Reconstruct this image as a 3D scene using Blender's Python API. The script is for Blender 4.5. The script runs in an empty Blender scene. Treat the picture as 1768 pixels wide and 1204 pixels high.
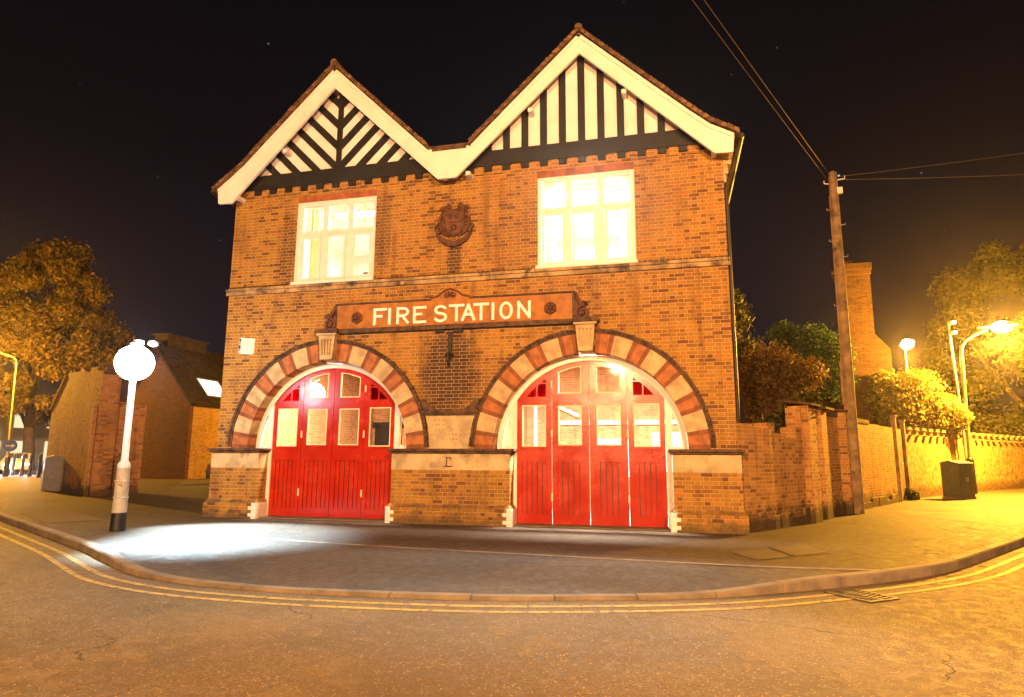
import bpy, math, random
from mathutils import Vector, Matrix
from mathutils.geometry import tessellate_polygon
R = math.radians
random.seed(7)
sc = bpy.context.scene
COL = sc.collection

# ------------------------------------------------------------------ camera
camd = bpy.data.cameras.new('camera')
camd.sensor_width = 36.0
camd.lens = 22.56
camd.clip_start = 0.05
camd.clip_end = 3000
cam = bpy.data.objects.new('camera', camd)
COL.objects.link(cam)
_yaw, _pitch, _roll = R(13.8916), R(9.518), R(0.3015)
_f = Vector((-math.sin(_yaw), math.cos(_yaw), 0)); _r = Vector((math.cos(_yaw), math.sin(_yaw), 0)); _u = Vector((0, 0, 1))
_f2 = _f * math.cos(_pitch) + _u * math.sin(_pitch); _u2 = _u * math.cos(_pitch) - _f * math.sin(_pitch)
_r3 = _r * math.cos(_roll) + _u2 * math.sin(_roll); _u3 = _u2 * math.cos(_roll) - _r * math.sin(_roll)
cam.matrix_world = Matrix(((_r3.x, _u3.x, -_f2.x, 0.0), (_r3.y, _u3.y, -_f2.y, -13.3), (_r3.z, _u3.z, -_f2.z, 1.55), (0, 0, 0, 1)))
sc.camera = cam
sc.render.resolution_x, sc.render.resolution_y = 1024, 697
sc.view_settings.view_transform = 'Standard'
sc.view_settings.look = 'None'
sc.view_settings.exposure = 0.0
sc.view_settings.gamma = 1.0
sc.cycles.use_denoising = True
sc.cycles.max_bounces = 7
sc.cycles.transparent_max_bounces = 16
sc.cycles.sample_clamp_indirect = 6.0
sc.cycles.caustics_reflective = False
sc.cycles.caustics_refractive = False

# ------------------------------------------------------------------ night sky
world = bpy.data.worlds.new('World')
sc.world = world
world.use_nodes = True
wn = world.node_tree.nodes; wl = world.node_tree.links
wn.clear()
w_out = wn.new('ShaderNodeOutputWorld')
w_bg = wn.new('ShaderNodeBackground')
w_tc = wn.new('ShaderNodeTexCoord')
w_sep = wn.new('ShaderNodeSeparateXYZ')
wl.new(w_tc.outputs['Generated'], w_sep.inputs[0])
w_ramp = wn.new('ShaderNodeValToRGB')
for pos, c in ((0.0, (.020, .0125, .017, 1)), (0.16, (.0145, .0095, .0145, 1)), (0.40, (.0060, .0040, .0056, 1)), (0.75, (.0030, .0022, .0026, 1))):
    if pos in (0.0,):
        e = w_ramp.color_ramp.elements[0]; e.position = pos
    elif pos == 0.75:
        e = w_ramp.color_ramp.elements[-1]; e.position = pos
    else:
        e = w_ramp.color_ramp.elements.new(pos)
    e.color = c
wl.new(w_sep.outputs['Z'], w_ramp.inputs[0])
w_vor = wn.new('ShaderNodeTexVoronoi'); w_vor.inputs['Scale'].default_value = 30
wl.new(w_tc.outputs['Generated'], w_vor.inputs['Vector'])
w_mr = wn.new('ShaderNodeMapRange')
w_mr.inputs['From Min'].default_value = .055; w_mr.inputs['From Max'].default_value = .02
w_mr.inputs['To Min'].default_value = 0; w_mr.inputs['To Max'].default_value = 1
wl.new(w_vor.outputs['Distance'], w_mr.inputs['Value'])
w_sc = wn.new('ShaderNodeSeparateColor'); wl.new(w_vor.outputs['Color'], w_sc.inputs[0])
w_pw = wn.new('ShaderNodeMath'); w_pw.operation = 'POWER'; w_pw.inputs[1].default_value = 4
wl.new(w_sc.outputs[0], w_pw.inputs[0])
w_ml = wn.new('ShaderNodeMath'); w_ml.operation = 'MULTIPLY'
wl.new(w_mr.outputs[0], w_ml.inputs[0]); wl.new(w_pw.outputs[0], w_ml.inputs[1])
w_mix = wn.new('ShaderNodeMix'); w_mix.data_type = 'RGBA'
wl.new(w_ml.outputs[0], w_mix.inputs['Factor'])
wl.new(w_ramp.outputs[0], w_mix.inputs['A'])
w_mix.inputs['B'].default_value = (.8, .9, 1.0, 1)
wl.new(w_mix.outputs['Result'], w_bg.inputs['Color'])
w_bg.inputs['Strength'].default_value = 1.0
wl.new(w_bg.outputs[0], w_out.inputs[0])

SODIUM = (1.0, .50, .20)
DEEP = (1.0, .43, .035)
COOL = (.62, .86, 1.0)
P_ACROSS, P_CORNER, P_RIGHT, P_FAR, P_LEFT, P_YARD = 39000, 18500, 46000, 12000, 32000, 9000
P_FLOOD, S_GLOBE = 15000, 62
P_BAY_L, P_BAY_R, P_ROOM_L, P_ROOM_R = 2200, 6500, 1500, 4600

# ------------------------------------------------------------------ object helpers
def tag(o, label=None, cat=None, group=None, kind=None):
    if label: o['label'] = label
    if cat: o['category'] = cat
    if group: o['group'] = group
    if kind: o['kind'] = kind
    return o

def thing(name, label, cat, loc=(0, 0, 0), rz=0.0, group=None):
    o = bpy.data.objects.new(name, None)
    o.empty_display_size = .3
    COL.objects.link(o)
    o.location = loc
    o.rotation_euler = (0, 0, rz)
    return tag(o, label, cat, group)

def origin_of(p):
    while p.parent: p = p.parent
    return Vector(p.location)

class MB:
    """collects faces with material slots; UVs are metres measured along each face"""
    def __init__(s): s.v = []; s.f = []; s.m = []
    def add(s, verts, faces, m=0):
        b = len(s.v); s.v += [tuple(p) for p in verts]
        for f in faces:
            s.f.append(tuple(i + b for i in f)); s.m.append(m)
    def box(s, x0, x1, y0, y1, z0, z1, m=0):
        v = [(x, y, z) for z in (z0, z1) for y in (y0, y1) for x in (x0, x1)]
        s.add(v, [(0, 2, 3, 1), (4, 5, 7, 6), (0, 1, 5, 4), (2, 6, 7, 3), (0, 4, 6, 2), (1, 3, 7, 5)], m)
    def obox(s, o, a, b, c, m=0):
        """box from corner o along vectors a, b, c (right handed)"""
        o, a, b, c = Vector(o), Vector(a), Vector(b), Vector(c)
        v = [o, o + a, o + b, o + a + b, o + c, o + a + c, o + b + c, o + a + b + c]
        s.add(v, [(0, 2, 3, 1), (4, 5, 7, 6), (0, 1, 5, 4), (2, 6, 7, 3), (0, 4, 6, 2), (1, 3, 7, 5)], m)
    def plate(s, outline, holes=(), y0=0.0, y1=.05, m=0, place=None):
        """xz outline with holes, front at y0 and back at y1"""
        P = place or (lambda x, y, z: (x, y, z))
        loops = [list(outline)] + [list(h) for h in holes]
        flat = [p for l in loops for p in l]
        tris = tessellate_polygon([[Vector((p[0], p[1], 0)) for p in l] for l in loops])
        n = len(flat); vs = [P(p[0], y0, p[1]) for p in flat] + [P(p[0], y1, p[1]) for p in flat]
        fs = []
        for t in tris:
            a, b, c = t
            ar = (flat[b][0] - flat[a][0]) * (flat[c][1] - flat[a][1]) - (flat[c][0] - flat[a][0]) * (flat[b][1] - flat[a][1])
            if ar < 0: a, c = c, a
            fs.append((a, b, c)); fs.append((n + c, n + b, n + a))
        k = 0
        for li, l in enumerate(loops):
            L = len(l)
            ar = sum(l[i][0] * l[(i + 1) % L][1] - l[(i + 1) % L][0] * l[i][1] for i in range(L))
            ccw = ar > 0
            if li: ccw = not ccw
            for i in range(L):
                a, b = k + i, k + (i + 1) % L
                fs.append((a, n + a, n + b, b) if ccw else (b, n + b, n + a, a))
            k += L
        s.add(vs, fs, m)
    def tube(s, pts, rad, seg=10, m=0, caps=True):
        pts = [Vector(p) for p in pts]; n = len(pts)
        rads = rad if isinstance(rad, (list, tuple)) else [rad] * n
        vs = []; fs = []; prev = None
        for i, p in enumerate(pts):
            d = (pts[min(i + 1, n - 1)] - pts[max(i - 1, 0)]).normalized()
            if prev is None:
                a = Vector((0, 0, 1)) if abs(d.z) < .9 else Vector((1, 0, 0))
                e1 = d.cross(a).normalized()
            else:
                e1 = (prev - d * prev.dot(d)).normalized()
            prev = e1; e2 = d.cross(e1)
            for k in range(seg):
                t = 2 * math.pi * k / seg
                vs.append(p + (e1 * math.cos(t) + e2 * math.sin(t)) * rads[i])
        for i in range(n - 1):
            for k in range(seg):
                a = i * seg + k; b = i * seg + (k + 1) % seg
                fs.append((a, b, b + seg, a + seg))
        if caps:
            fs.append(tuple(reversed(range(seg)))); fs.append(tuple((n - 1) * seg + k for k in range(seg)))
        s.add(vs, fs, m)
    def lathe(s, prof, c=(0, 0, 0), seg=20, m=0):
        """prof: list of (radius, z)"""
        vs = []; fs = []; n = len(prof)
        for r, z in prof:
            for k in range(seg):
                t = 2 * math.pi * k / seg
                vs.append((c[0] + r * math.cos(t), c[1] + r * math.sin(t), c[2] + z))
        for i in range(n - 1):
            for k in range(seg):
                a = i * seg + k; b = i * seg + (k + 1) % seg
                fs.append((a, b, b + seg, a + seg))
        if prof[0][0] > 1e-4: fs.append(tuple(reversed(range(seg))))
        if prof[-1][0] > 1e-4: fs.append(tuple((n - 1) * seg + k for k in range(seg)))
        s.add(vs, fs, m)
    def sphere(s, c, r, seg=16, ring=10, m=0, sq=(1, 1, 1)):
        vs = []; fs = []
        for i in range(ring + 1):
            ph = math.pi * i / ring
            for k in range(seg):
                t = 2 * math.pi * k / seg
                vs.append((c[0] + sq[0] * r * math.sin(ph) * math.cos(t), c[1] + sq[1] * r * math.sin(ph) * math.sin(t), c[2] - sq[2] * r * math.cos(ph)))
        for i in range(ring):
            for k in range(seg):
                a = i * seg + k; b = i * seg + (k + 1) % seg
                fs.append((a, b, b + seg, a + seg))
        s.add(vs, fs, m)
    def arc(s, cx, cz, r0, r1, t0, t1, y0, y1, n=8, m=0):
        """ring sector in the xz plane, angles from +x, radians"""
        out = [(cx + r1 * math.cos(t0 + (t1 - t0) * i / n), cz + r1 * math.sin(t0 + (t1 - t0) * i / n)) for i in range(n + 1)]
        inn = [(cx + r0 * math.cos(t0 + (t1 - t0) * i / n), cz + r0 * math.sin(t0 + (t1 - t0) * i / n)) for i in range(n + 1)]
        N = n + 1
        vs = [(x, y0, z) for x, z in out] + [(x, y0, z) for x, z in inn] + [(x, y1, z) for x, z in out] + [(x, y1, z) for x, z in inn]
        fs = []
        for i in range(n):
            fs.append((i, i + 1, N + i + 1, N + i))
            fs.append((2 * N + i + 1, 2 * N + i, 3 * N + i, 3 * N + i + 1))
            fs.append((i + 1, i, 2 * N + i, 2 * N + i + 1))
            fs.append((N + i, N + i + 1, 3 * N + i + 1, 3 * N + i))
        fs.append((0, N, 3 * N, 2 * N)); fs.append((n, 2 * N + n, 3 * N + n, N + n))
        s.add(vs, fs, m)
    def build(s, name, mats, parent=None, smooth=False, local=False, bevel=0.0, flip_check=True):
        if not isinstance(mats, (list, tuple)): mats = [mats]
        me = bpy.data.meshes.new(name)
        org = Vector((0, 0, 0)) if (local or parent is None) else origin_of(parent)
        me.from_pydata([tuple(Vector(p) - org) for p in s.v], [], s.f)
        for mt in mats: me.materials.append(mt)
        me.polygons.foreach_set('material_index', s.m)
        uv = me.uv_layers.new(name='UVMap')
        data = [0.0] * (2 * len(me.loops))
        for p in me.polygons:
            vs = [Vector(s.v[i]) for i in p.vertices]
            n = p.normal
            if abs(n.z) > .93:
                t = Vector((1, 0, 0)); b = Vector((0, 1, 0))
            else:
                t = Vector((-n.y, n.x, 0)).normalized(); b = n.cross(t)
            for li, q in zip(p.loop_indices, vs):
                data[2 * li] = q.dot(t); data[2 * li + 1] = q.dot(b)
        uv.data.foreach_set('uv', data)
        if smooth:
            me.polygons.foreach_set('use_smooth', [True] * len(me.polygons))
            try: me.set_sharp_from_angle(angle=R(40))
            except Exception: pass
        o = bpy.data.objects.new(name, me)
        COL.objects.link(o)
        if parent: o.parent = parent
        if bevel:
            md = o.modifiers.new('bevel', 'BEVEL'); md.width = bevel; md.segments = 2; md.limit_method = 'ANGLE'; md.angle_limit = R(50)
        return o

def copy_tree(o, parent=None):
    c = o.copy(); COL.objects.link(c)
    if parent: c.parent = parent
    for ch in list(o.children): copy_tree(ch, c)
    return c

def struct(name, mb, m, **k): return tag(mb.build(name, m, **k), kind='structure')

def lamp(name, kind, loc, power, color, parent=None, radius=.15, rot=None, **k):
    d = bpy.data.lights.new(name, kind)
    d.energy = power; d.color = color
    if kind in ('POINT', 'SPOT'): d.shadow_soft_size = radius
    for a, b in k.items(): setattr(d, a, b)
    o = bpy.data.objects.new(name, d); COL.objects.link(o)
    o.location = loc
    if rot: o.rotation_euler = rot
    if parent:
        o.parent = parent
    return o

def clip_poly(poly, half):
    """clip a convex xz polygon with half planes (a, b, c): a x + b z <= c"""
    for a, b, c in half:
        out = []
        for i in range(len(poly)):
            p, q = poly[i], poly[(i + 1) % len(poly)]
            dp, dq = a * p[0] + b * p[1] - c, a * q[0] + b * q[1] - c
            if dp <= 0: out.append(p)
            if (dp < 0 < dq) or (dq < 0 < dp):
                t = dp / (dp - dq); out.append((p[0] + (q[0] - p[0]) * t, p[1] + (q[1] - p[1]) * t))
        poly = out
        if len(poly) < 3: return []
    return poly

# ------------------------------------------------------------------ materials
class NT:
    def __init__(s, name):
        s.mat = bpy.data.materials.new(name); s.mat.use_nodes = True
        s.t = s.mat.node_tree; s.t.nodes.clear()
        s.out = s.t.nodes.new('ShaderNodeOutputMaterial')
    def n(s, typ, **k):
        nd = s.t.nodes.new(typ)
        for a, b in k.items(): setattr(nd, a, b)
        return nd
    def l(s, a, b): s.t.links.new(a, b)
    def val(s, x, sock):
        if hasattr(x, 'is_output'): s.l(x, sock)
        elif x is not None: sock.default_value = x
    def math(s, op, a, b=None, c=None):
        nd = s.n('ShaderNodeMath', operation=op)
        s.val(a, nd.inputs[0])
        if b is not None: s.val(b, nd.inputs[1])
        if c is not None: s.val(c, nd.inputs[2])
        return nd.outputs[0]
    def rng(s, v, a, b, c=0.0, d=1.0):
        nd = s.n('ShaderNodeMapRange', interpolation_type='SMOOTHSTEP')
        s.val(v, nd.inputs[0]); nd.inputs[1].default_value = a; nd.inputs[2].default_value = b; nd.inputs[3].default_value = c; nd.inputs[4].default_value = d
        return nd.outputs[0]
    def noise(s, vec, scale, detail=4, rough=.55, col=False):
        nd = s.n('ShaderNodeTexNoise'); nd.inputs['Scale'].default_value = scale; nd.inputs['Detail'].default_value = detail; nd.inputs['Roughness'].default_value = rough
        if vec is not None: s.l(vec, nd.inputs['Vector'])
        return nd.outputs[1 if col else 0]
    def mix(s, f, a, b, mode='MIX'):
        nd = s.n('ShaderNodeMix', data_type='RGBA', blend_type=mode)
        s.val(f, nd.inputs['Factor'])
        for x, i in ((a, 'A'), (b, 'B')):
            if hasattr(x, 'is_output'): s.l(x, nd.inputs[i])
            else: nd.inputs[i].default_value = (*x, 1) if len(x) == 3 else x
        return nd.outputs['Result']
    def ramp(s, f, stops, const=False):
        nd = s.n('ShaderNodeValToRGB'); cr = nd.color_ramp
        if const: cr.interpolation = 'CONSTANT'
        while len(cr.elements) < len(stops): cr.elements.new(.5)
        for e, (p, c) in zip(cr.elements, stops): e.position = p; e.color = (*c, 1)
        s.l(f, nd.inputs[0]); return nd.outputs[0]
    def bump(s, h, dist=.01, strength=1.0, prev=None):
        nd = s.n('ShaderNodeBump'); nd.inputs['Distance'].default_value = dist; nd.inputs['Strength'].default_value = strength
        s.l(h, nd.inputs['Height'])
        if prev: s.l(prev, nd.inputs['Normal'])
        return nd.outputs[0]
    def finish(s, color, rough=.7, normal=None, metal=0.0, spec=.4, coat=0.0):
        b = s.n('ShaderNodeBsdfPrincipled')
        s.val(color if hasattr(color, 'is_output') else (*color, 1), b.inputs['Base Color'])
        s.val(rough, b.inputs['Roughness'])
        b.inputs['Metallic'].default_value = metal
        b.inputs['Specular IOR Level'].default_value = spec
        if coat: b.inputs['Coat Weight'].default_value = coat; b.inputs['Coat Roughness'].default_value = .08
        if normal: s.l(normal, b.inputs['Normal'])
        s.l(b.outputs[0], s.out.inputs[0])
        return s.mat

def plain(name, col, rough=.6, var=.18, scale=4.0, bump=.003, bscale=60, metal=0.0, spec=.4, dirt=None, coat=0.0):
    t = NT(name); tc = t.n('ShaderNodeTexCoord').outputs['Object']
    a = t.noise(tc, scale, 6)
    dark = tuple(c * (1 - var * 1.6) for c in col); lite = tuple(min(1, c * (1 + var * .9)) for c in col)
    c = t.mix(t.rng(a, .3, .7), dark, lite)
    if dirt:
        d = t.rng(t.noise(tc, dirt[1], 8, .65), dirt[2], dirt[2] + .16)
        c = t.mix(d, c, dirt[0])
    h = t.noise(tc, bscale, 4)
    return t.finish(c, t.rng(a, .2, .8, rough * .85, min(1, rough * 1.12)), t.bump(h, bump), metal, spec, coat)

def emit(name, col, strength):
    t = NT(name); e = t.n('ShaderNodeEmission'); e.inputs[0].default_value = (*col, 1); e.inputs[1].default_value = strength
    t.l(e.outputs[0], t.out.inputs[0]); return t.mat

def glass(name, tint=(1, 1, 1), gloss=.1, rough=.02):
    t = NT(name); a = t.n('ShaderNodeBsdfTransparent'); a.inputs[0].default_value = (*tint, 1)
    g = t.n('ShaderNodeBsdfGlossy'); g.inputs['Roughness'].default_value = rough
    lw = t.n('ShaderNodeLayerWeight'); lw.inputs[0].default_value = .25
    f = t.math('MULTIPLY_ADD', lw.outputs['Fresnel'], .5, gloss * .3)
    m = t.n('ShaderNodeMixShader'); t.l(f, m.inputs[0]); t.l(a.outputs[0], m.inputs[1]); t.l(g.outputs[0], m.inputs[2])
    t.l(m.outputs[0], t.out.inputs[0]); return t.mat

def brick(name, stops, mortar, row=.078, per=.345, dark=(.1, .045, .02), darkamt=.55, soot=(), rag=.0045, bond='flemish', foot_tint=None, bumpd=.007):
    """brickwork laid out in metres on the UVs; soot = list of (u, v, su, sv, strength) stains"""
    t = NT(name); uv = t.n('ShaderNodeUVMap').outputs[0]
    wob = t.noise(uv, 9, 2, .5, col=True)
    va = t.n('ShaderNodeVectorMath', operation='SUBTRACT'); t.l(wob, va.inputs[0]); va.inputs[1].default_value = (.5, .5, .5)
    vs = t.n('ShaderNodeVectorMath', operation='SCALE'); t.l(va.outputs[0], vs.inputs[0]); vs.inputs['Scale'].default_value = rag * 2.4
    vd = t.n('ShaderNodeVectorMath', operation='ADD'); t.l(uv, vd.inputs[0]); t.l(vs.outputs[0], vd.inputs[1])
    sp = t.n('ShaderNodeSeparateXYZ'); t.l(vd.outputs[0], sp.inputs[0]); u, v = sp.outputs[0], sp.outputs[1]
    r = t.math('DIVIDE', v, row); rf = t.math('FLOOR', r); fr = t.math('SUBTRACT', r, rf)
    par = t.math('FLOORED_MODULO', rf, 2.0)
    p = t.math('MULTIPLY_ADD', par, .5, t.math('DIVIDE', u, per)); pf = t.math('FLOOR', p); pr = t.math('SUBTRACT', p, pf)
    sN = .655 if bond == 'flemish' else .5
    ish = t.math('GREATER_THAN', pr, sN)
    ident = t.math('MULTIPLY_ADD', pf, 2.0, ish)
    du = t.math('MINIMUM', t.math('MINIMUM', pr, t.math('ABSOLUTE', t.math('SUBTRACT', pr, sN))), t.math('SUBTRACT', 1.0, pr))
    du = t.math('MULTIPLY', du, per)
    dv = t.math('MULTIPLY', t.math('MINIMUM', fr, t.math('SUBTRACT', 1.0, fr)), row)
    d = t.math('MINIMUM', du, dv)
    face = t.rng(d, .0028, .0075)
    cx = t.n('ShaderNodeCombineXYZ'); t.l(ident, cx.inputs[0]); t.l(rf, cx.inputs[1])
    wn_ = t.n('ShaderNodeTexWhiteNoise', noise_dimensions='2D'); t.l(cx.outputs[0], wn_.inputs['Vector'])
    big = t.noise(uv, .55, 5, .6)
    clus = t.math('ADD', wn_.outputs[0], t.math('MULTIPLY', t.math('SUBTRACT', t.noise(uv, 1.1, 3, .6), .5), 1.1))
    cl = t.ramp(clus, stops)
    fine = t.noise(uv, 45, 4, .65)
    cl = t.mix(t.rng(fine, .35, .75, 0, .38), cl, dark)
    cl = t.mix(t.rng(big, .45, .72, 0, darkamt), cl, dark)
    mp = t.n('ShaderNodeMapping'); t.l(uv, mp.inputs[0]); mp.inputs['Scale'].default_value = (2.2, .22, 1)
    stk = t.noise(mp.outputs[0], 1.6, 6, .7)
    cl = t.mix(t.rng(stk, .5, .72, 0, .55), cl, dark)
    c = t.mix(face, t.mix(t.rng(stk, .48, .7, 0, .6), mortar, dark), cl)
    for (su0, sv0, sx, sz, st) in soot:
        q = t.n('ShaderNodeSeparateXYZ'); t.l(uv, q.inputs[0])
        a = t.math('DIVIDE', t.math('SUBTRACT', q.outputs[0], su0), sx); b = t.math('DIVIDE', t.math('SUBTRACT', q.outputs[1], sv0), sz)
        rr = t.math('ADD', t.math('MULTIPLY', a, a), t.math('MULTIPLY', b, b))
        k = t.rng(t.math('ADD', rr, t.math('MULTIPLY', t.math('SUBTRACT', t.noise(uv, 5, 5), .5), 1.6)), 1.15, .25, 0, st)
        c = t.mix(t.math('MULTIPLY', k, t.math('MULTIPLY_ADD', face, .8, .2)), c, (.045, .022, .012))
    if foot_tint:  # bricks tinted darker towards the foot of the wall
        q = t.n('ShaderNodeSeparateXYZ'); t.l(uv, q.inputs[0])
        k = t.rng(t.math('ADD', q.outputs[1], t.math('MULTIPLY', t.math('SUBTRACT', t.noise(uv, 2.2, 6, .65), .5), 1.1)), foot_tint[1], foot_tint[1] - .3, 0, foot_tint[2])
        c = t.mix(k, c, foot_tint[0])
    h = t.math('ADD', t.math('MULTIPLY', face, .8), t.math('MULTIPLY', fine, .35))
    h = t.math('ADD', h, t.math('MULTIPLY', wn_.outputs[0], .25))
    return t.finish(c, .82, t.bump(h, bumpd), 0, .3)

def tiles(name, col, row=.13, wid=.17):
    t = NT(name); uv = t.n('ShaderNodeUVMap').outputs[0]
    b = t.n('ShaderNodeTexBrick'); t.l(uv, b.inputs['Vector']); b.inputs['Scale'].default_value = 1
    b.inputs['Brick Width'].default_value = wid; b.inputs['Row Height'].default_value = row; b.inputs['Mortar Size'].default_value = .006
    b.inputs['Color1'].default_value = (0, 0, 0, 1); b.inputs['Color2'].default_value = (1, 1, 1, 1); b.inputs['Mortar'].default_value = (0, 0, 0, 1)
    c = t.ramp(b.outputs[0], [(0, tuple(x * .5 for x in col)), (.5, col), (1, tuple(x * 1.5 for x in col))])
    n = t.noise(uv, 2.5, 6, .65)
    c = t.mix(t.rng(n, .5, .68, 0, .6), c, (.05, .05, .02))
    sp = t.n('ShaderNodeSeparateXYZ'); t.l(uv, sp.inputs[0])
    r = t.math('DIVIDE', sp.outputs[1], row); saw = t.math('SUBTRACT', 1.0, t.math('FRACT', r))
    h = t.math('ADD', saw, t.math('MULTIPLY', t.noise(uv, 30, 4), .5))
    h = t.math('SUBTRACT', h, t.math('MULTIPLY', b.outputs[1], .6))
    return t.finish(c, .85, t.bump(h, .025), 0, .3)

def asphalt(name, base, scale=1.0, crack=True, patch=.42, fine=1.0):
    t = NT(name); tc = t.n('ShaderNodeTexCoord').outputs['Object']
    v = t.n('ShaderNodeTexVoronoi'); t.l(tc, v.inputs['Vector']); v.inputs['Scale'].default_value = 90 * scale
    sepc = t.n('ShaderNodeSeparateColor'); t.l(v.outputs['Color'], sepc.inputs[0])
    n1 = t.noise(tc, .45, 6, .6); n2 = t.noise(tc, 7, 6, .7); n3 = t.noise(tc, 320, 2)
    dk = tuple(x * .6 for x in base); lt = tuple(x * 1.5 for x in base)
    c = t.mix(t.math('POWER', sepc.outputs[0], 1.6), dk, lt)
    c = t.mix(t.rng(n1, .38, .66, 0, patch * 2), c, tuple(x * .62 for x in base))
    c = t.mix(t.rng(n2, .5, .75, 0, .45), c, tuple(x * 1.35 for x in base))
    wear = t.rng(t.noise(tc, .55, 7, .62), .535, .56)
    c = t.mix(t.math('MULTIPLY', wear, .4 if crack else 0.0), c, tuple(x * 1.5 for x in base))
    oil = t.rng(t.noise(tc, .9, 3, .5), .66, .74, 0, .45)
    c = t.mix(oil, c, tuple(x * .35 for x in base))
    spk = t.math('MULTIPLY', t.math('GREATER_THAN', sepc.outputs[1], .975), .55)
    c = t.mix(spk, c, tuple(min(.6, x * 4.2) for x in base))
    h = t.math('ADD', t.math('MULTIPLY', t.math('SUBTRACT', 1.0, v.outputs['Distance']), .9 * fine), t.math('MULTIPLY', n3, .5))
    h = t.math('ADD', h, t.math('MULTIPLY', n2, .9))
    h = t.math('MULTIPLY', h, t.math('MULTIPLY_ADD', wear, .8, .7))
    if crack:
        wv = t.noise(tc, 1.6, 5, .6, col=True)
        mx = t.mix(.34, tc, wv)
        vc = t.n('ShaderNodeTexVoronoi', feature='DISTANCE_TO_EDGE'); t.l(mx, vc.inputs['Vector']); vc.inputs['Scale'].default_value = .62
        line = t.rng(vc.outputs['Distance'], .005, .001)
        msk = t.rng(t.noise(tc, .32, 3), .48, .60)
        line = t.math('MULTIPLY', line, msk)
        c = t.mix(t.math('MULTIPLY', line, .85), c, (.012, .01, .008))
        h = t.math('SUBTRACT', h, t.math('MULTIPLY', line, 2.0))
    return t.finish(c, t.rng(n2, .3, .7, .62, .88), t.bump(h, .006), 0, .45)

def leafmat(name, stops, trans=.35):
    t = NT(name); g = t.n('ShaderNodeNewGeometry')
    c = t.ramp(g.outputs['Random Per Island'], stops)
    b = t.n('ShaderNodeBsdfPrincipled'); t.l(c, b.inputs['Base Color']); b.inputs['Roughness'].default_value = .55; b.inputs['Specular IOR Level'].default_value = .3
    tr = t.n('ShaderNodeBsdfTranslucent'); t.l(c, tr.inputs[0])
    m = t.n('ShaderNodeMixShader'); m.inputs[0].default_value = trans
    t.l(b.outputs[0], m.inputs[1]); t.l(tr.outputs[0], m.inputs[2]); t.l(m.outputs[0], t.out.inputs[0])
    return t.mat

BR = [(0, (.15, .06, .014)), (.10, (.21, .088, .016)), (.24, (.30, .146, .017)), (.55, (.36, .183, .020)), (.8, (.41, .216, .026)), (1, (.42, .166, .016))]
M = {}
M['brick'] = brick('facade_brick', BR, (.52, .36, .19), soot=((-4.72, 3.35, .75, 1.25, .85), (-4.65, 5.95, .22, .55, .8), (-4.66, 6.75, .45, .7, .45), (-6.45, 6.75, .25, 1.2, .5), (-8.95, 6.55, .25, 1.1, .55)))
M['brick_pier'] = brick('pier_brick', BR, (.48, .34, .18), foot_tint=((.07, .05, .025), .42, .75))
M['brick_wall'] = brick('old_wall_brick', [(0, (.19, .085, .026)), (.3, (.38, .18, .045)), (.7, (.46, .225, .055)), (1, (.55, .29, .08))], (.52, .37, .19), darkamt=.42, rag=.008, foot_tint=((.035, .028, .014), .62, .9))
M['brick_dark'] = brick('dark_brick', [(0, (.03, .014, .007)), (.4, (.07, .032, .012)), (1, (.105, .05, .018))], (.10, .068, .032), darkamt=.7, rag=.007)
M['brick_gable'] = brick('red_gable_brick', [(0, (.07, .022, .014)), (.5, (.105, .033, .02)), (1, (.135, .048, .026))], (.10, .055, .04), darkamt=.3)
M['brick_yellow'] = brick('yellow_stock_brick', [(0, (.28, .16, .045)), (.5, (.42, .25, .075)), (1, (.5, .31, .1))], (.3, .22, .1), darkamt=.3)
M['brick_ruin'] = brick('weathered_brick', [(0, (.18, .075, .026)), (.35, (.36, .16, .05)), (1, (.48, .23, .075))], (.36, .24, .12), darkamt=.55, rag=.009, foot_tint=((.03, .024, .014), .55, .85))
M['brick_inside'] = brick('interior_brick', [(0, (.36, .18, .09)), (.5, (.46, .24, .12)), (1, (.55, .31, .16))], (.56, .36, .22), darkamt=.15)
M['voussoir_a'] = plain('arch_red_brick', (.37, .135, .042), .75, .22, 6, .004)
M['voussoir_b'] = plain('arch_dark_brick', (.225, .075, .026), .75, .25, 6, .004)
M['stone'] = plain('arch_stone', (.50, .37, .19), .75, .22, 4, .004, dirt=((.3, .2, .1), 2.2, .6))
M['stone_band'] = plain('pier_stone', (.50, .39, .21), .8, .2, 2.2, .005, dirt=((.2, .145, .07), 1.7, .52))
M['stone_old'] = plain('string_stone', (.38, .26, .12), .85, .35, 3.5, .012, 25, dirt=((.05, .036, .018), 2.6, .49))
M['terracotta'] = plain('terracotta', (.36, .15, .028), .7, .2, 5, .003, dirt=((.2, .075, .03), 3, .6))
M['terra_dark'] = plain('carved_terracotta', (.115, .042, .016), .6, .35, 9, .006, 40)
M['mould'] = plain('sooty_moulding', (.095, .052, .026), .8, .45, 7, .008, 40)
M['lintel'] = plain('lintel_tile', (.34, .105, .034), .75, .22, 5, .003)
M['cream'] = plain('cream_board_paint', (.84, .78, .74), .5, .05, 2, .0015, 90, dirt=((.62, .5, .36), 1.6, .66))
M['render'] = plain('gable_render', (.82, .78, .76), .85, .05, 2, .002, 120)
M['black'] = plain('black_timber', (.012, .011, .01), .6, .3, 8, .004, 50)
M['white'] = plain('white_paint', (.80, .76, .72), .4, .04, 4, .001)
M['letter'] = plain('letter_white', (.88, .86, .84), .5, .04, 6, .001)
M['iron'] = plain('black_iron', (.022, .017, .013), .5, .4, 9, .003)
M['rooftile'] = tiles('roof_tile', (.17, .095, .045))
M['roofdark'] = tiles('dark_roof_tile', (.034, .023, .02), .2, .25)
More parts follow.
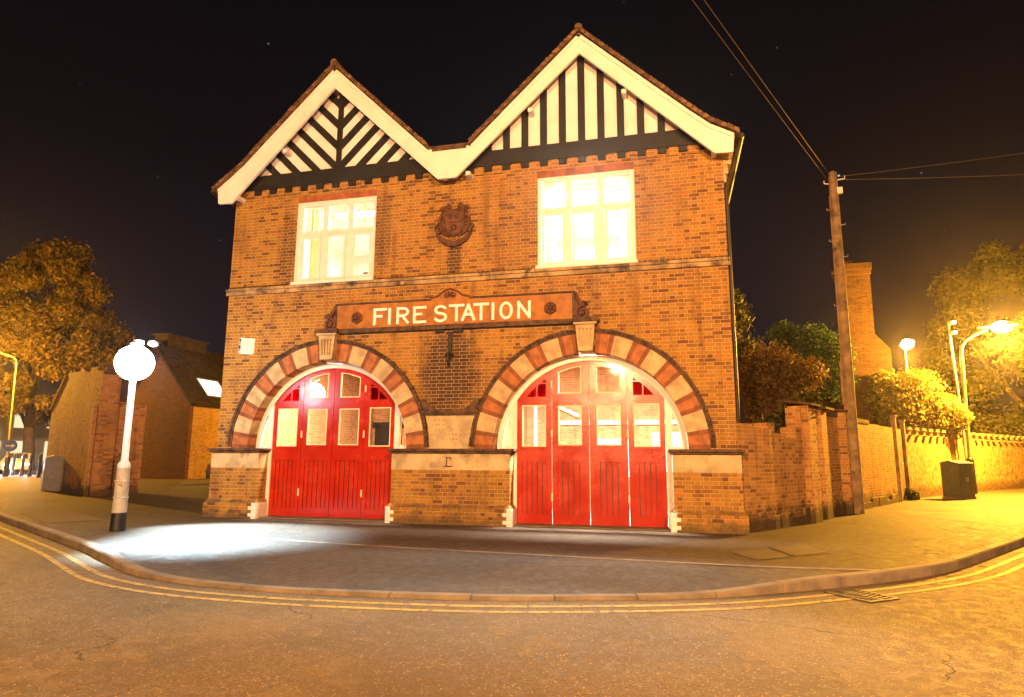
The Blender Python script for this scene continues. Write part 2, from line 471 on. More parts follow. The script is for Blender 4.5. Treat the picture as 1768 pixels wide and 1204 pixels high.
def red_paint():
    t = NT('red_gloss_paint'); tc = t.n('ShaderNodeTexCoord').outputs['Object']
    n = t.noise(tc, 2.2, 5); c = t.mix(t.rng(n, .3, .7), (.34, .014, .0045), (.42, .024, .006))
    c = t.mix(t.rng(t.noise(tc, 14, 6, .7), .62, .75, 0, .5), c, (.21, .009, .004))
    h = t.math('ADD', t.noise(tc, 26, 3), t.math('MULTIPLY', t.noise(tc, 110, 2), .3))
    return t.finish(c, t.rng(n, .3, .7, .16, .3), t.bump(h, .0022), 0, .36, .15)
M['red'] = red_paint()
M['bead'] = plain('glazing_bead', (.80, .70, .42), .5, .05, 5, .001)
M['pane'] = glass('window_glass', (.96, .97, .95))
M['redpane'] = glass('ruby_glass', (.55, .015, .03))
M['asphalt'] = asphalt('road_asphalt', (.148, .100, .038))
M['pave'] = asphalt('pavement_asphalt', (.056, .039, .026), 1.25, True, .3, .7)
M['kerb'] = plain('kerb_stone', (.19, .15, .10), .8, .22, 3, .004, 50, dirt=((.09, .07, .05), 2.5, .58))
M['yellow'] = plain('yellow_line_paint', (.50, .33, .05), .7, .2, 5, .003, 90, dirt=((.14, .093, .047), 10, .47))
M['sett'] = plain('pale_edging', (.24, .19, .14), .8, .25, 4, .004, 60)
M['cover'] = plain('cover_infill', (.11, .082, .05), .85, .2, 12, .004, 80)
M['castiron'] = plain('cast_iron', (.11, .095, .08), .5, .3, 9, .003, metal=.5)
M['pole_wood'] = plain('weathered_pole_wood', (.27, .18, .09), .85, .3, 3, .006, 30, dirt=((.05, .036, .02), 2.2, .52))
M['steel'] = plain('galvanised_steel', (.42, .40, .36), .42, .12, 5, .001, metal=.5)
M['olive'] = plain('green_pole_paint', (.26, .27, .10), .5, .12, 5, .001)
M['grey'] = plain('grey_post_paint', (.40, .41, .42), .45, .1, 6, .001, dirt=((.2, .2, .2), 3, .6))
M['postwhite'] = plain('white_post_paint', (.50, .66, .80), .4, .04, 6, .001)
M['postblack'] = plain('black_post_paint', (.014, .014, .016), .4, .3, 9, .002, dirt=((.35, .36, .4), 16, .66))
M['cabgreen'] = plain('cabinet_green', (.085, .10, .06), .45, .12, 5, .001)
M['cabgrey'] = plain('cabinet_grey', (.15, .15, .16), .5, .12, 5, .001)
M['tyre'] = plain('tyre_rubber', (.015, .015, .015), .8, .2)
M['ceil'] = plain('interior_white', (.82, .80, .74), .8, .03)
M['floor_in'] = plain('interior_floor', (.22, .20, .18), .6, .2)
M['bark'] = plain('tree_bark', (.075, .052, .034), .9, .35, 6, .02, 22)
M['wire'] = plain('wire_sheath', (.06, .045, .035), .5, .1)
M['wood'] = plain('gate_boards', (.20, .125, .055), .8, .25, 4, .004, 40)
M['bluesign'] = plain('sign_blue', (.02, .10, .42), .4, .03)

# ================================================================== FIRE STATION
FS = thing('fire_station', 'two gabled red brick fire station with two big red arched doors, lit from inside', 'fire station', (-4.63, 0, 0.12))
X0, X1, ZT = -10.5, 1.24, 8.12
CL, CR, SPR = -7.66, -1.68, 1.70
def arcpts(cx, r, t0, t1, n): return [(cx + r * math.cos(t0 + (t1 - t0) * i / n), SPR + r * math.sin(t0 + (t1 - t0) * i / n)) for i in range(n + 1)]
W1 = (-8.72, -6.63, 5.62, 7.66); W2 = (-2.72, -0.59, 5.62, 7.69)
def rect(a, b, c, d): return [(a, c), (b, c), (b, d), (a, d)]
mb = MB()
ol = [(X0, 0.0), (CL - 2.15, 0.0)] + arcpts(CL, 2.15, math.pi, 0, 28) + [(CL + 2.15, 0.0), (CR - 2.15, 0.0)] + arcpts(CR, 2.15, math.pi, 0, 28) + [(CR + 2.15, 0.0), (X1, 0.0), (X1, ZT), (X0, ZT)]
mb.plate(ol, [rect(*W1), rect(*W2)], 0.0, .34)
wall = mb.build('wall', M['brick'], FS)
mb = MB(); mb.box(X0, X0 + .3, .34, 12, 0, ZT); mb.box(X1 - .3, X1, .34, 12, 0, ZT); mb.box(X0 + .3, X1 - .3, 11.7, 12, 0, ZT)
mb.build('side_wall', M['brick_pier'], FS)

# arches of alternating stone and brick voussoirs, hood moulds, keystones
def arch(cx):
    half = math.pi / 2 - .088
    halves = []
    for sgn in (1, -1):
        a = MB()
        n = 9; st = half / n
        for k in range(n):
            t0 = k * st; t1 = (k + 1) * st
            if sgn < 0: t0, t1 = math.pi - t1, math.pi - t0
            if k % 2:
                a.arc(cx, SPR, 2.0, 2.42, t0, t1, -.03 - .004 * (k % 3), .30, 4, 0)
            else:
                d = (t1 - t0) / 4
                a.arc(cx, SPR, 2.0, 2.42, t0, t0 + d, -.028, .30, 2, 2)
                a.arc(cx, SPR, 2.0, 2.42, t0 + d, t0 + 2 * d, -.024, .30, 2, 1)
                a.arc(cx, SPR, 2.0, 2.42, t0 + 2 * d, t1 - d, -.026, .30, 2, 1)
                a.arc(cx, SPR, 2.0, 2.42, t1 - d, t1, -.028, .30, 2, 2)
        halves.append(a.build('arch', [M['stone'], M['voussoir_a'], M['voussoir_b']], FS))
    ao = halves[0]
    h = MB(); N = 76; t00 = .02
    for k in range(N):
        if k == N // 2: h.build('hood_mould', M['mould'], halves[0]); h = MB()
        ta = t00 + (math.pi - 2 * t00) * k / N; tb = t00 + (math.pi - 2 * t00) * (k + .86) / N
        if abs((ta + tb) / 2 - math.pi / 2) < .085: continue
        h.arc(cx, SPR, 2.42, 2.465, ta, t00 + (math.pi - 2 * t00) * (k + 1) / N, -.055, .0, 1)
        h.arc(cx, SPR, 2.465, 2.515 + random.uniform(-.006, .012), ta, tb, -.085, .0, 1)
    h.build('hood_mould', M['mould'], halves[1])
    k = MB()
    xa, xb = cx - .2, cx + .2
    v = lambda x, z, y: (x, y, z)
    zt, zb = 4.28, 3.72
    pts = [(cx - .205, zt), (cx - .15, zb), (cx + .15, zb), (cx + .205, zt)]
    flutes = []
    for i in range(4):
        f = -.6 + 1.2 * i / 3
        flutes.append([(cx + f * .15 - .016, zb + .10), (cx + f * .15 + .016, zb + .10), (cx + f * .195 + .02, zt - .09), (cx + f * .195 - .02, zt - .09)])
    k.plate(pts, flutes, -.17, -.13)
    k.plate(pts, [], -.13, .30)
    k.box(cx - .245, cx + .245, -.21, .0, zt, zt + .05)
    ko = k.build('keystone', M['stone'], FS)
    c = MB(); c.box(cx - .29, cx + .29, -.25, .0, zt + .05, zt + .115); c.box(cx - .26, cx + .26, -.22, 0, zt + .115, zt + .15)
    c.build('cap', M['mould'], ko)
arch(CL); arch(CR)

# piers with plinth, stone band and cap
def pier(x0, x1, quoins):
    p = MB(); p.box(x0, x1, -.075, .42, .5, 1.25)
    po = p.build('pier', M['brick_pier'], FS)
    s = MB(); s.box(x0 - .004, x1 + .004, -.082, .424, 1.25, 1.60)
    s.build('stone_band', M['stone_band'], po, bevel=.006)
    c = MB(); c.box(x0 - .04, x1 + .04, -.14, .425, 1.60, 1.64); c.box(x0 - .075, x1 + .075, -.18, .426, 1.64, 1.70)
    c.build('cap', M['mould'], po, bevel=.012)
    pl = MB(); pl.box(x0 - .07, x1 + .07, -.16, .42, 0, .46)
    ring0 = [(x0 - .07, -.16), (x1 + .07, -.16), (x1 + .07, .42), (x0 - .07, .42)]; ring1 = [(x0, -.075), (x1, -.075), (x1, .42), (x0, .42)]
    pl.add([(x, y, .46) for x, y in ring0] + [(x, y, .545) for x, y in ring1], [(i, (i + 1) % 4, 4 + (i + 1) % 4, 4 + i) for i in range(4)])
    pl.build('plinth', M['brick_pier'], po)
    q = MB()
    for side in quoins:
        xe = x1 + .07 if side > 0 else x0 - .07
        for j in range(5):
            w = .19 if j % 2 else .11
            a, b = (xe - w, xe + .004) if side > 0 else (xe - .004, xe + w)
            q.box(a, b, -.166 - .001 * j, .30, .09 + j * .076, .09 + j * .076 + .074)
    q.build('painted_quoin', M['white'], po, bevel=.004)
pier(-10.56, -9.30, (1,)); pier(-5.97, -3.31, (-1, 1)); pier(.0, 1.29, (-1,))

# string course, lintels
mb = MB()
x = X0 - .05
while x < X1 + .04:
    w = min(random.uniform(.7, 1.15), X1 + .05 - x)
    mb.box(x, x + w - .006, -.055 - random.uniform(0, .008), 0.0, 5.405, 5.50); mb.box(x, x + w - .006, -.095 - random.uniform(0, .012), 0.0, 5.50, 5.565)
    x += w
mb.build('string_course', M['stone_old'], FS, bevel=.01)
mb = MB(); x = X0
while x < X1 - .05:
    if not (W1[0] - .1 < x + .06 < W1[1] + .02 or W2[0] - .1 < x + .06 < W2[1] + .02):
        mb.box(x, x + .1, -.03, .0, 5.565, 5.615)
    x += .118
mb.build('dog_tooth_course', M['mould'], FS)
for (a, b, z, key) in ((W1[0], W1[1], W1[3], True), (W2[0], W2[1], W2[3], False)):
    mb = MB(); n = 26 if key else 10
    for i in range(n):
        mb.box(a + (b - a) * i / n, a + (b - a) * (i + (.97 if key else 1)) / n, -.008 - .003 * (i % 2), 0.0, z, z + .16, 1 if (not key and i % 3 == 0) else 0)
    if key: mb.box((a + b) / 2 - .05, (a + b) / 2 + .05, -.018, 0, z, z + .17, 2)
    mb.build('window_lintel', [M['lintel'], M['voussoir_b'], M['voussoir_a']], FS)

# carved tablet between the arches
mb = MB()
def hx(z, cx, sg): return cx + sg * math.sqrt(max(0, 2.53 ** 2 - (z - SPR) ** 2))
zs = [1.70 + .72 * i / 8 for i in range(9)]
poly = [(hx(z, CL, 1), z) for z in zs] + [(hx(z, CR, -1), z) for z in reversed(zs)]
mb.plate(poly, [], -.02, 0.0)
tab = mb.build('stone_tablet', M['stone_band'], FS)
mb = MB()
rows = [(-5.02, -4.35, 2.30), (-5.08, -4.28, 2.20), (-5.0, -4.33, 2.09), (-5.1, -4.22, 1.99), (-4.98, -4.4, 1.89)]
for a, b, z in rows:
    x = a
    while x < b:
        w = random.uniform(.03, .055); mb.box(x, x + w, -.0215, -.02, z, z + random.uniform(.032, .04)); x += w + random.uniform(.018, .05)
mb.build('worn_inscription', plain('worn_carving', (.41, .315, .165), .9, .2), tab)
mb = MB()
a, b = hx(2.46, CL, 1) - .01, hx(2.46, CR, -1) + .01
mb.box(a - .02, b + .02, -.10, 0, 2.47, 2.53); mb.box(a, b, -.065, 0, 2.42, 2.47)
x = a
while x < b - .05: mb.box(x, x + .035, -.085, 0, 2.435, 2.47); x += .06
for sg, cx in ((1, CL), (-1, CR)):
    pts = []
    for i in range(8):
        z = 2.47 + .30 * i / 7
        pts.append((hx(z, cx, sg), z))
    x0_ = pts[0][0] + sg * .5
    out = [(x0_ - sg * .5 * (i / 7) ** .6, 2.53 + (pts[-1][1] - 2.53) * (i / 7) ** 1.8) for i in range(8)]
    mb.plate(pts + list(reversed(out)), [], -.07, 0)
mb.build('tablet_moulding', M['mould'], tab)
mb = MB(); pc = -4.66
for s_ in ([(-.04, 1.52), (-.04, 1.33)], [(-.06, 1.51), (.05, 1.51), (.06, 1.46)], [(-.09, 1.32), (-.05, 1.335), (.02, 1.32), (.09, 1.335)]):
    mb.tube([(pc + x, -.086, z) for x, z in s_], .012, 6)
mb.build('carved_mark', M['mould'], FS)

# name panel
SP = MB(); SP.plate(rect(-7.50, -1.93, 4.42, 5.0), [], -.06, 0)
pan = SP.build('name_panel', M['terracotta'], FS)
mb = MB()
mb.box(-7.56, -1.88, -.13, 0, 4.32, 4.385); mb.box(-7.53, -1.90, -.10, 0, 4.385, 4.43)
mb.box(-7.52, -5.16, -.10, 0, 5.0, 5.035); mb.box(-4.25, -1.90, -.10, 0, 5.0, 5.035)
mb.box(-1.955, -1.90, -.09, 0, 4.43, 5.0); mb.box(-7.53, -7.485, -.085, 0, 4.43, 5.0)
mb.build('panel_moulding', M['mould'], pan)
STRK = .030
def glyph(ch):
    A = math.cos; B = math.sin
    if ch == 'F': return .27, [[(0, 0), (0, 1)], [(0, 1), (1, 1)], [(0, .53), (.62, .53)]]
    if ch == 'I': return .0, [[(0, 0), (0, 1)]]
    if ch == 'E': return .26, [[(0, 0), (0, 1)], [(0, 1), (1, 1)], [(0, .54), (.6, .54)], [(0, 0), (1, 0)]]
    if ch == 'R': return .25, [[(0, 0), (0, 1)], [(0, 1), (.55, 1)] + [(.55 + .42 * B(math.pi * i / 8), .745 + .255 * A(math.pi * i / 8)) for i in range(1, 9)] + [(0, .49)], [(.45, .49), (1, 0)]]
    if ch == 'S':
        p = [(.5 + .47 * A(R(d)), .76 + .24 * B(R(d))) for d in range(25, 271, 20)] + [(.5 + .5 * A(R(d)), .26 + .26 * B(R(d))) for d in range(85, -166, -20)]
        return .25, [p]
    if ch == 'T': return .31, [[(.5, 0), (.5, 1)], [(0, 1), (1, 1)]]
    if ch == 'A': return .27, [[(0, 0), (.5, 1)], [(.5, 1), (1, 0)], [(.2, .36), (.8, .36)]]
    if ch == 'O': return .24, [[(.5 + .5 * A(2 * math.pi * i / 24), .5 + .5 * B(2 * math.pi * i / 24)) for i in range(25)]]
    if ch == 'N': return .24, [[(0, 0), (0, 1)], [(0, 1), (1, 0)], [(1, 0), (1, 1)]]
lb = MB()
for ch, x in (('F', -6.515), ('I', -6.145), ('R', -5.945), ('E', -5.54), ('S', -5.04), ('T', -4.695), ('A', -4.40), ('T', -4.125), ('I', -3.70), ('O', -3.525), ('N', -3.125)):
    w, strokes = glyph(ch)
    k = 0
    for s_ in strokes:
        P = [Vector((x + a * w, 0, 4.51 + b * .335)) for a, b in s_]
        # flat raised ribbon with mitred joints
        L = []; Rr = []
        closed = (P[0] - P[-1]).length < 1e-4
        for i, p in enumerate(P):
            if closed: d0 = (p - P[i - 1 if i else -2]).normalized(); d1 = (P[i + 1 if i < len(P) - 1 else 1] - p).normalized()
            else:
                d0 = (p - P[max(i - 1, 0)]); d1 = (P[min(i + 1, len(P) - 1)] - p)
                if d0.length < 1e-6: d0 = d1
                if d1.length < 1e-6: d1 = d0
                d0 = d0.normalized(); d1 = d1.normalized()
            d = (d0 + d1).normalized(); nn = Vector((-d.z, 0, d.x)); kk = 1 / max(.5, d.dot(d0))
            e = Vector((0, 0, 0))
            if not closed and i == 0: e = -d * STRK * .85
            if not closed and i == len(P) - 1: e = d * STRK * .85
            L.append(p + e + nn * STRK * kk); Rr.append(p + e - nn * STRK * kk)
        y0, y1 = -.098 - .0015 * k, -.06
        n = len(P); vs = [(q.x, y0, q.z) for q in L] + [(q.x, y0, q.z) for q in Rr] + [(q.x, y1, q.z) for q in L] + [(q.x, y1, q.z) for q in Rr]
        fs = []
        for i in range(n - 1):
            fs += [(i, n + i, n + i + 1, i + 1), (i, i + 1, 2 * n + i + 1, 2 * n + i), (n + i + 1, n + i, 3 * n + i, 3 * n + i + 1)]
        if not closed: fs += [(0, 2 * n, 3 * n, n), (n - 1, 2 * n - 1, 4 * n - 1, 3 * n - 1)]
        lb.add(vs, fs); k += 1
lb.build('lettering', M['letter'], pan)
def spiral(m, cx, cz, r, turns, sg, y, rad, ph=0):
    pts = []
    N = int(turns * 14)
    for i in range(N + 1):
        f = i / N; t = ph + sg * turns * 2 * math.pi * f; q = r * (1 - .86 * f)
        pts.append((cx + q * math.cos(t), y, cz + q * math.sin(t)))
    m.tube(pts, [rad * (1.1 - .5 * i / N) for i in range(N + 1)], 7)
mb = MB()
for cx in (-6.97, -2.43):
    mb.lathe([(0, 0)], (0, 0, 0), 3) if False else None
    for k in range(6):
        t = k * math.pi / 3; mb.sphere((cx + .085 * math.cos(t), -.075, 4.68 + .085 * math.sin(t)), .052, 10, 6, 0, (1, .6, 1))
    mb.sphere((cx, -.085, 4.68), .042, 10, 6)
    for k in range(6):
        t = (k + .5) * math.pi / 3; mb.sphere((cx + .12 * math.cos(t), -.068, 4.68 + .12 * math.sin(t)), .03, 8, 5)
mb.build('rosette', M['terra_dark'], pan, smooth=True)
mb = MB()
ped = [(-5.17, 5.0), (-4.25, 5.0), (-4.25, 5.035)] + [(-4.25 - .26 * i / 6, 5.035 + .12 * (i / 6) ** 1.7) for i in range(1, 7)] + [(-4.60, 5.21), (-4.71, 5.235), (-4.82, 5.21)] + [(-4.91 - .26 * i / 6, 5.155 - .12 * (1 - (1 - i / 6) ** 1.7)) for i in range(7)]
mb.plate(ped, [], -.055, 0)
mb.build('pediment', M['terracotta'], pan)
mb = MB()
spiral(mb, -4.79, 5.11, .075, 1.6, -1, -.065, .02, 1.2); spiral(mb, -4.63, 5.11, .075, 1.6, 1, -.065, .02, 1.9)
mb.tube([(-5.17, -.06, 5.05), (-5.0, -.07, 5.09), (-4.9, -.07, 5.17), (-4.71, -.07, 5.25), (-4.52, -.07, 5.17), (-4.42, -.07, 5.09), (-4.25, -.06, 5.05)], .022, 7)
mb.build('pediment_scroll', M['terra_dark'], pan, smooth=True)
for sg, cx in ((-1, -7.665), (1, -1.745)):
    mb = MB(); e = cx - sg * .16
    spiral(mb, cx, 4.555, .155, 1.7, sg, -.075, .036, math.pi / 2)
    mb.tube([(e + sg * .03, -.05, 4.99), (e + sg * .06, -.07, 4.88), (e + sg * .12, -.08, 4.77), (e + sg * .2, -.08, 4.715), (cx + sg * .06, -.075, 4.71)], [.03, .04, .045, .045, .035], 7)
    mb.sphere((cx, -.06, 4.555), .06, 10, 7)
    mb.tube([(e + sg * .17, -.07, 4.80), (e + sg * .24, -.08, 4.77), (e + sg * .28, -.07, 4.72)], .028, 6)
    mb.plate([(e, 4.43), (e + sg * .30, 4.43), (e + sg * .30, 4.6), (e + sg * .2, 4.72), (e + sg * .07, 4.85), (e, 5.0)][::sg], [], -.03, 0)
    mb.build('scroll_bracket', M['terra_dark'], pan, smooth=True)

# carved crest
mb = MB(); cx, cz = -4.655, 6.82
sh = [(-.215, .25), (-.10, .275), (0, .265), (.10, .275), (.215, .25), (.235, .08), (.225, -.10), (.16, -.235), (.0, -.32), (-.16, -.235), (-.225, -.10), (-.235, .08)]
mb.plate([(cx + a, cz + b) for a, b in reversed(sh)], [], -.07, 0)
mb.tube([(cx + a * 1.04, -.075, cz + b * 1.04) for a, b in sh + sh[:1]], .026, 7)
mb.box(cx - .19, cx + .19, -.09, -.06, cz - .02, cz + .012); mb.sphere((cx - .1, -.075, cz + .12), .05, 8, 6); mb.sphere((cx + .06, -.075, cz + .13), .055, 8, 6); mb.sphere((cx, -.075, cz - .14), .07, 8, 6)
for sg in (-1, 1):
    spiral(mb, cx + sg * .27, cz + .30, .075, 1.4, sg, -.05, .026, 0 if sg > 0 else math.pi)
    spiral(mb, cx + sg * .12, cz + .385, .062, 1.3, -sg, -.05, .026, math.pi / 2)
    mb.tube([(cx + sg * .30, -.05, cz + .22), (cx + sg * .35, -.06, cz + .08), (cx + sg * .34, -.06, cz - .10), (cx + sg * .26, -.06, cz - .25), (cx + sg * .1, -.06, cz - .34)], [.02, .036, .036, .034, .02], 7)
    mb.tube([(cx + sg * .28, -.05, cz + .12), (cx + sg * .33, -.07, cz + .16)], .03, 6)
    mb.tube([(cx + sg * .46, -.04, cz - .08), (cx + sg * .40, -.06, cz - .16), (cx + sg * .36, -.06, cz - .27)], [.03, .05, .05], 7)
    spiral(mb, cx + sg * .40, cz - .10, .07, 1.2, -sg, -.05, .025, 0)
rib = [(cx - .42, cz - .16), (cx - .30, cz - .33), (cx - .15, cz - .42), (cx, cz - .45), (cx + .15, cz - .42), (cx + .30, cz - .33), (cx + .42, cz - .16)]
rb2 = [(x, z - .13) for x, z in rib]
mb.plate(list(reversed(rib)) + rb2, [], -.06, 0)
mb.tube([(x, -.06, z) for x, z in rb2], .018, 6)
mb.build('carved_crest', M['terra_dark'], FS, smooth=True)

# iron hook bracket under the name panel
mb = MB()
mb.box(-5.05, -4.84, -.07, 0, 4.26, 4.32); mb.box(-4.62, -4.40, -.07, 0, 4.255, 4.315); mb.box(-4.75, -4.655, -.05, 0, 3.66, 4.26)
mb.tube([(-4.70, -.05, 3.78), (-4.70, -.14, 3.72), (-4.70, -.15, 3.62), (-4.70, -.08, 3.50)], .022, 8); mb.tube([(-4.80, -.06, 3.74), (-4.60, -.06, 3.74)], .022, 8)
for x_ in (-4.98, -4.47): mb.sphere((x_, -.075, 4.288), .018, 8, 5)
for z_ in (4.18, 3.98): mb.sphere((-4.70, -.055, z_), .016, 8, 5)
mb.build('wall_hook', M['iron'], FS)

# upper windows
def upper_window(w, cols, ztop, zt, bars, sash):
    x0, x1, z0, z1 = w
    holes = []
    for a, b in cols:
        holes.append(rect(a, b, zt + .03, ztop))
        holes.append(rect(a - .02, b - .01, z0 + .045, zt - .07))
    m = MB(); m.plate(rect(x0 + .004, x1 - .004, z0 + .004, z1 - .004), holes, .02, .11)
    m.box(x0 + .004, x1 - .004, -.012, .02, z1 - .055, z1 - .004); m.box(x0 + .004, x0 + .05, -.01, .02, z0 + .02, z1 - .055); m.box(x1 - .05, x1 - .004, -.01, .02, z0 + .02, z1 - .055)
    wo = m.build('window', M['white'], FS, bevel=.006)
    s = MB(); s.box(x0 - .03, x1 + .03, -.105, .02, z0 - .055, z0 + .02); s.build('sill', M['white'], wo, bevel=.008)
    for a, b in cols:
        m = MB(); l, r_, bt, tp = a - .015, b - .015, z0 + .05, zt - .075
        m.plate(rect(l + .008, r_ - .003, bt + .008, tp - .003), [rect(l + .075, r_ - .07, bt + .075, tp - .075)], .005, .06)
        m.build('sash', M['white'], wo, bevel=.006)
    g = MB()
    for a, b in cols:
        g.box(a, b, .06, .064, zt + .03, ztop); g.box(a - .02, b - .01, .064, .068, z0 + .045, zt - .07)
    g.build('pane', M['pane'], wo)
    if bars:
        m = MB()
        for a, b in cols:
            m.box((a + b) / 2 - .011, (a + b) / 2 + .011, .05, .06, zt + .03, ztop); zm = (zt + .03 + ztop) / 2
            m.box(a, (a + b) / 2 - .011, .05, .06, zm - .011, zm + .011); m.box((a + b) / 2 + .011, b, .05, .06, zm - .011, zm + .011)
        m.build('glazing_bar', M['bead'], wo)
    return wo
upper_window(W1, [(-8.56, -8.04), (-7.89, -7.37), (-7.22, -6.70)], 7.55, 6.89, True, 0)
upper_window(W2, [(-2.62, -2.08), (-1.95, -1.39), (-1.24, -.70)], 7.59, 6.95, False, 0)

# arched doors
def arc_top(cx, x, r): return SPR + math.sqrt(max(0, r * r - (x - cx) ** 2))
def doorway(cx, stained):
    # white arched frame, posts and side lights
    D = MB()
    n = 30
    out = [(cx + 1.995, 0.1)] + arcpts(cx, 1.995, 0, math.pi, n) + [(cx - 1.995, 0.1)]
    out = [(cx + 1.67, .1), (cx + 1.67, SPR)] + arcpts(cx, 1.995, 0, math.pi, n) + [(cx - 1.67, SPR), (cx - 1.67, .1)]
    tl = math.acos(1.56 / 1.885)
    leafhole = [(cx + 1.56, .1001)] + [(cx + 1.885 * math.cos(tl + (math.pi - 2 * tl) * i / n), SPR + 1.885 * math.sin(tl + (math.pi - 2 * tl) * i / n)) for i in range(n + 1)] + [(cx - 1.56, .1001)]
    ol = [(cx - 1.67, .1), (cx - 1.67, SPR), (cx - 1.995, SPR)] + arcpts(cx, 1.995, math.pi, 0, n)[1:-1] + [(cx + 1.995, SPR), (cx + 1.67, SPR), (cx + 1.67, .1), (cx + 1.56, .1)] + leafhole[1:-1] + [(cx - 1.56, .1)]
    sides = []
    for sg in (-1, 1):
        t1 = math.acos(1.70 / 1.90)
        h = [(cx + sg * 1.665, SPR + .055)] + [(cx + sg * 1.90 * math.cos(.03 + (t1 - .03) * i / 8), SPR + 1.90 * math.sin(.03 + (t1 - .03) * i / 8)) for i in range(9)]
        h = [(cx + sg * 1.68, SPR + .06)] + h[1:]
        sides.append(h)
    D.plate(ol, sides, .285, .40)
    do = D.build('door_frame', M['white'], FS, bevel=.006)
    for h in sides: g = MB(); g.plate(h, [], .34, .344); g.build('side_light', M['pane'], do)
    mw = MB()
    mw.arc(cx, SPR, 1.875, 1.905, .0, math.pi, .262, .29, 36)
    mw.build('frame_bead', M['white'], do)
    t = MB(); t.box(cx - 1.66, cx + 1.66, .0, .42, .0, .14); t.build('threshold', M['kerb'], do)
    e = [-1.56, -.80, 0, .80, 1.56]
    for k in range(4):
        xa, xb = cx + e[k] + .006, cx + e[k + 1] - .006
        outer = k in (0, 3)
        rr = 1.878
        top = [(xb + (xa - xb) * i / 10, arc_top(cx, xb + (xa - xb) * i / 10, rr)) for i in range(11)]
        ol = [(xa, .155), (xb, .155)] + top
        if outer:
            lo = rect(xa + .10, xb - .12, 1.75, 2.64) if k == 0 else rect(xa + .12, xb - .10, 1.75, 2.64)
        else:
            lo = rect(xa + .13, xb - .15, 1.78, 2.62) if k == 1 else rect(xa + .15, xb - .13, 1.78, 2.62)
        if outer:
            ins = (xb - .12) if k == 0 else (xa + .12)
            sg = -1 if k == 0 else 1
            zz = 2.82
            xe = cx + sg * math.sqrt((rr - .12) ** 2 - (zz - SPR) ** 2)
            up = [(ins, zz)] + [(ins + (xe - ins) * i / 6, SPR + math.sqrt(max(0, (rr - .12) ** 2 - (ins + (xe - ins) * i / 6 - cx) ** 2))) for i in range(7)]
        else:
            a, b = (lo[0][0], lo[1][0])
            up = [(a, 2.88), (b, 2.88)] + [(b + (a - b) * i / 6, SPR + math.sqrt((rr - .10) ** 2 - (b + (a - b) * i / 6 - cx) ** 2) + .0) for i in range(7)]
            up = [(p[0], min(p[1], 3.56)) for p in up]
        pnl = rect(xa + .095, xb - .095, .34, 1.45)
        L = MB(); L.plate(ol, [lo, up, pnl], .315, .365)
        # boarded lower panel, set back
        nb = 5; pw = (pnl[1][0] - pnl[0][0]) / nb
        for i in range(nb): L.box(pnl[0][0] + i * pw + .008, pnl[0][0] + (i + 1) * pw - .008, .336 + .002 * (i % 2), .352, .34, 1.45)
        L.box(pnl[0][0], pnl[1][0], .3525, .362, .34, 1.45, 2)  # dark backing paints dirt and shade into the grooves between boards
        px0, px1 = pnl[0][0], pnl[1][0]
        for bx in ((px0 - .002, px1 + .002, .34, .358), (px0 - .002, px1 + .002, 1.432, 1.452), (px0 - .002, px0 + .016, .358, 1.432), (px1 - .016, px1 + .002, .358, 1.432)): L.box(bx[0], bx[1], .302, .336, bx[2], bx[3])
        # weather bar under the glass
        L.box(lo[0][0] - .03, lo[1][0] + .03, .29, .315, lo[0][1] - .055, lo[0][1] - .02)
        if outer:
            # glazing bars dividing the corner light
            xm = ins + (xe - ins) * .47
            L.box(xm - .014, xm + .014, .318, .345, 2.82, SPR + math.sqrt((rr - .12) ** 2 - (xm - cx) ** 2))
            xq = cx + (1 if xe > cx else -1) * math.sqrt((rr - .12) ** 2 - (3.12 - SPR) ** 2)
            L.box(min(xm, ins), max(xm, ins), .3185, .344, 3.10, 3.128)
        # bright glazing beads
        def bead(h, w=.022):
            c = (sum(p[0] for p in h) / len(h), sum(p[1] for p in h) / len(h))
            inner = []
            for p in h:
                dx, dz = p[0] - c[0], p[1] - c[1]
                inner.append((p[0] - math.copysign(min(w, abs(dx)), dx), p[1] - math.copysign(min(w, abs(dz)), dz)))
            L.plate(h, [inner], .3105, .335, 1)
        bead(lo)
        if not outer: bead(up)
        lf = L.build('door_leaf', [M['red'], M['bead'], M['iron']], do)
        g = MB(); g.plate(lo, [], .34, .344)
        if not outer: g.plate(up, [], .34, .344)
        g.build('pane', M['pane'], do)
        if outer:
            g = MB(); g.plate(up, [], .347, .351); g.build('ruby_pane', M['redpane'], do)
        hg = MB()
        if k in (0, 2):
            for z in (.62, 1.95, 3.0): hg = MB(); hg.box(xb - .012, xb + .02, .305, .318, z, z + .16); hg.build('hinge', M['bead'], do)
doorway(CL, True); doorway(CR, True)

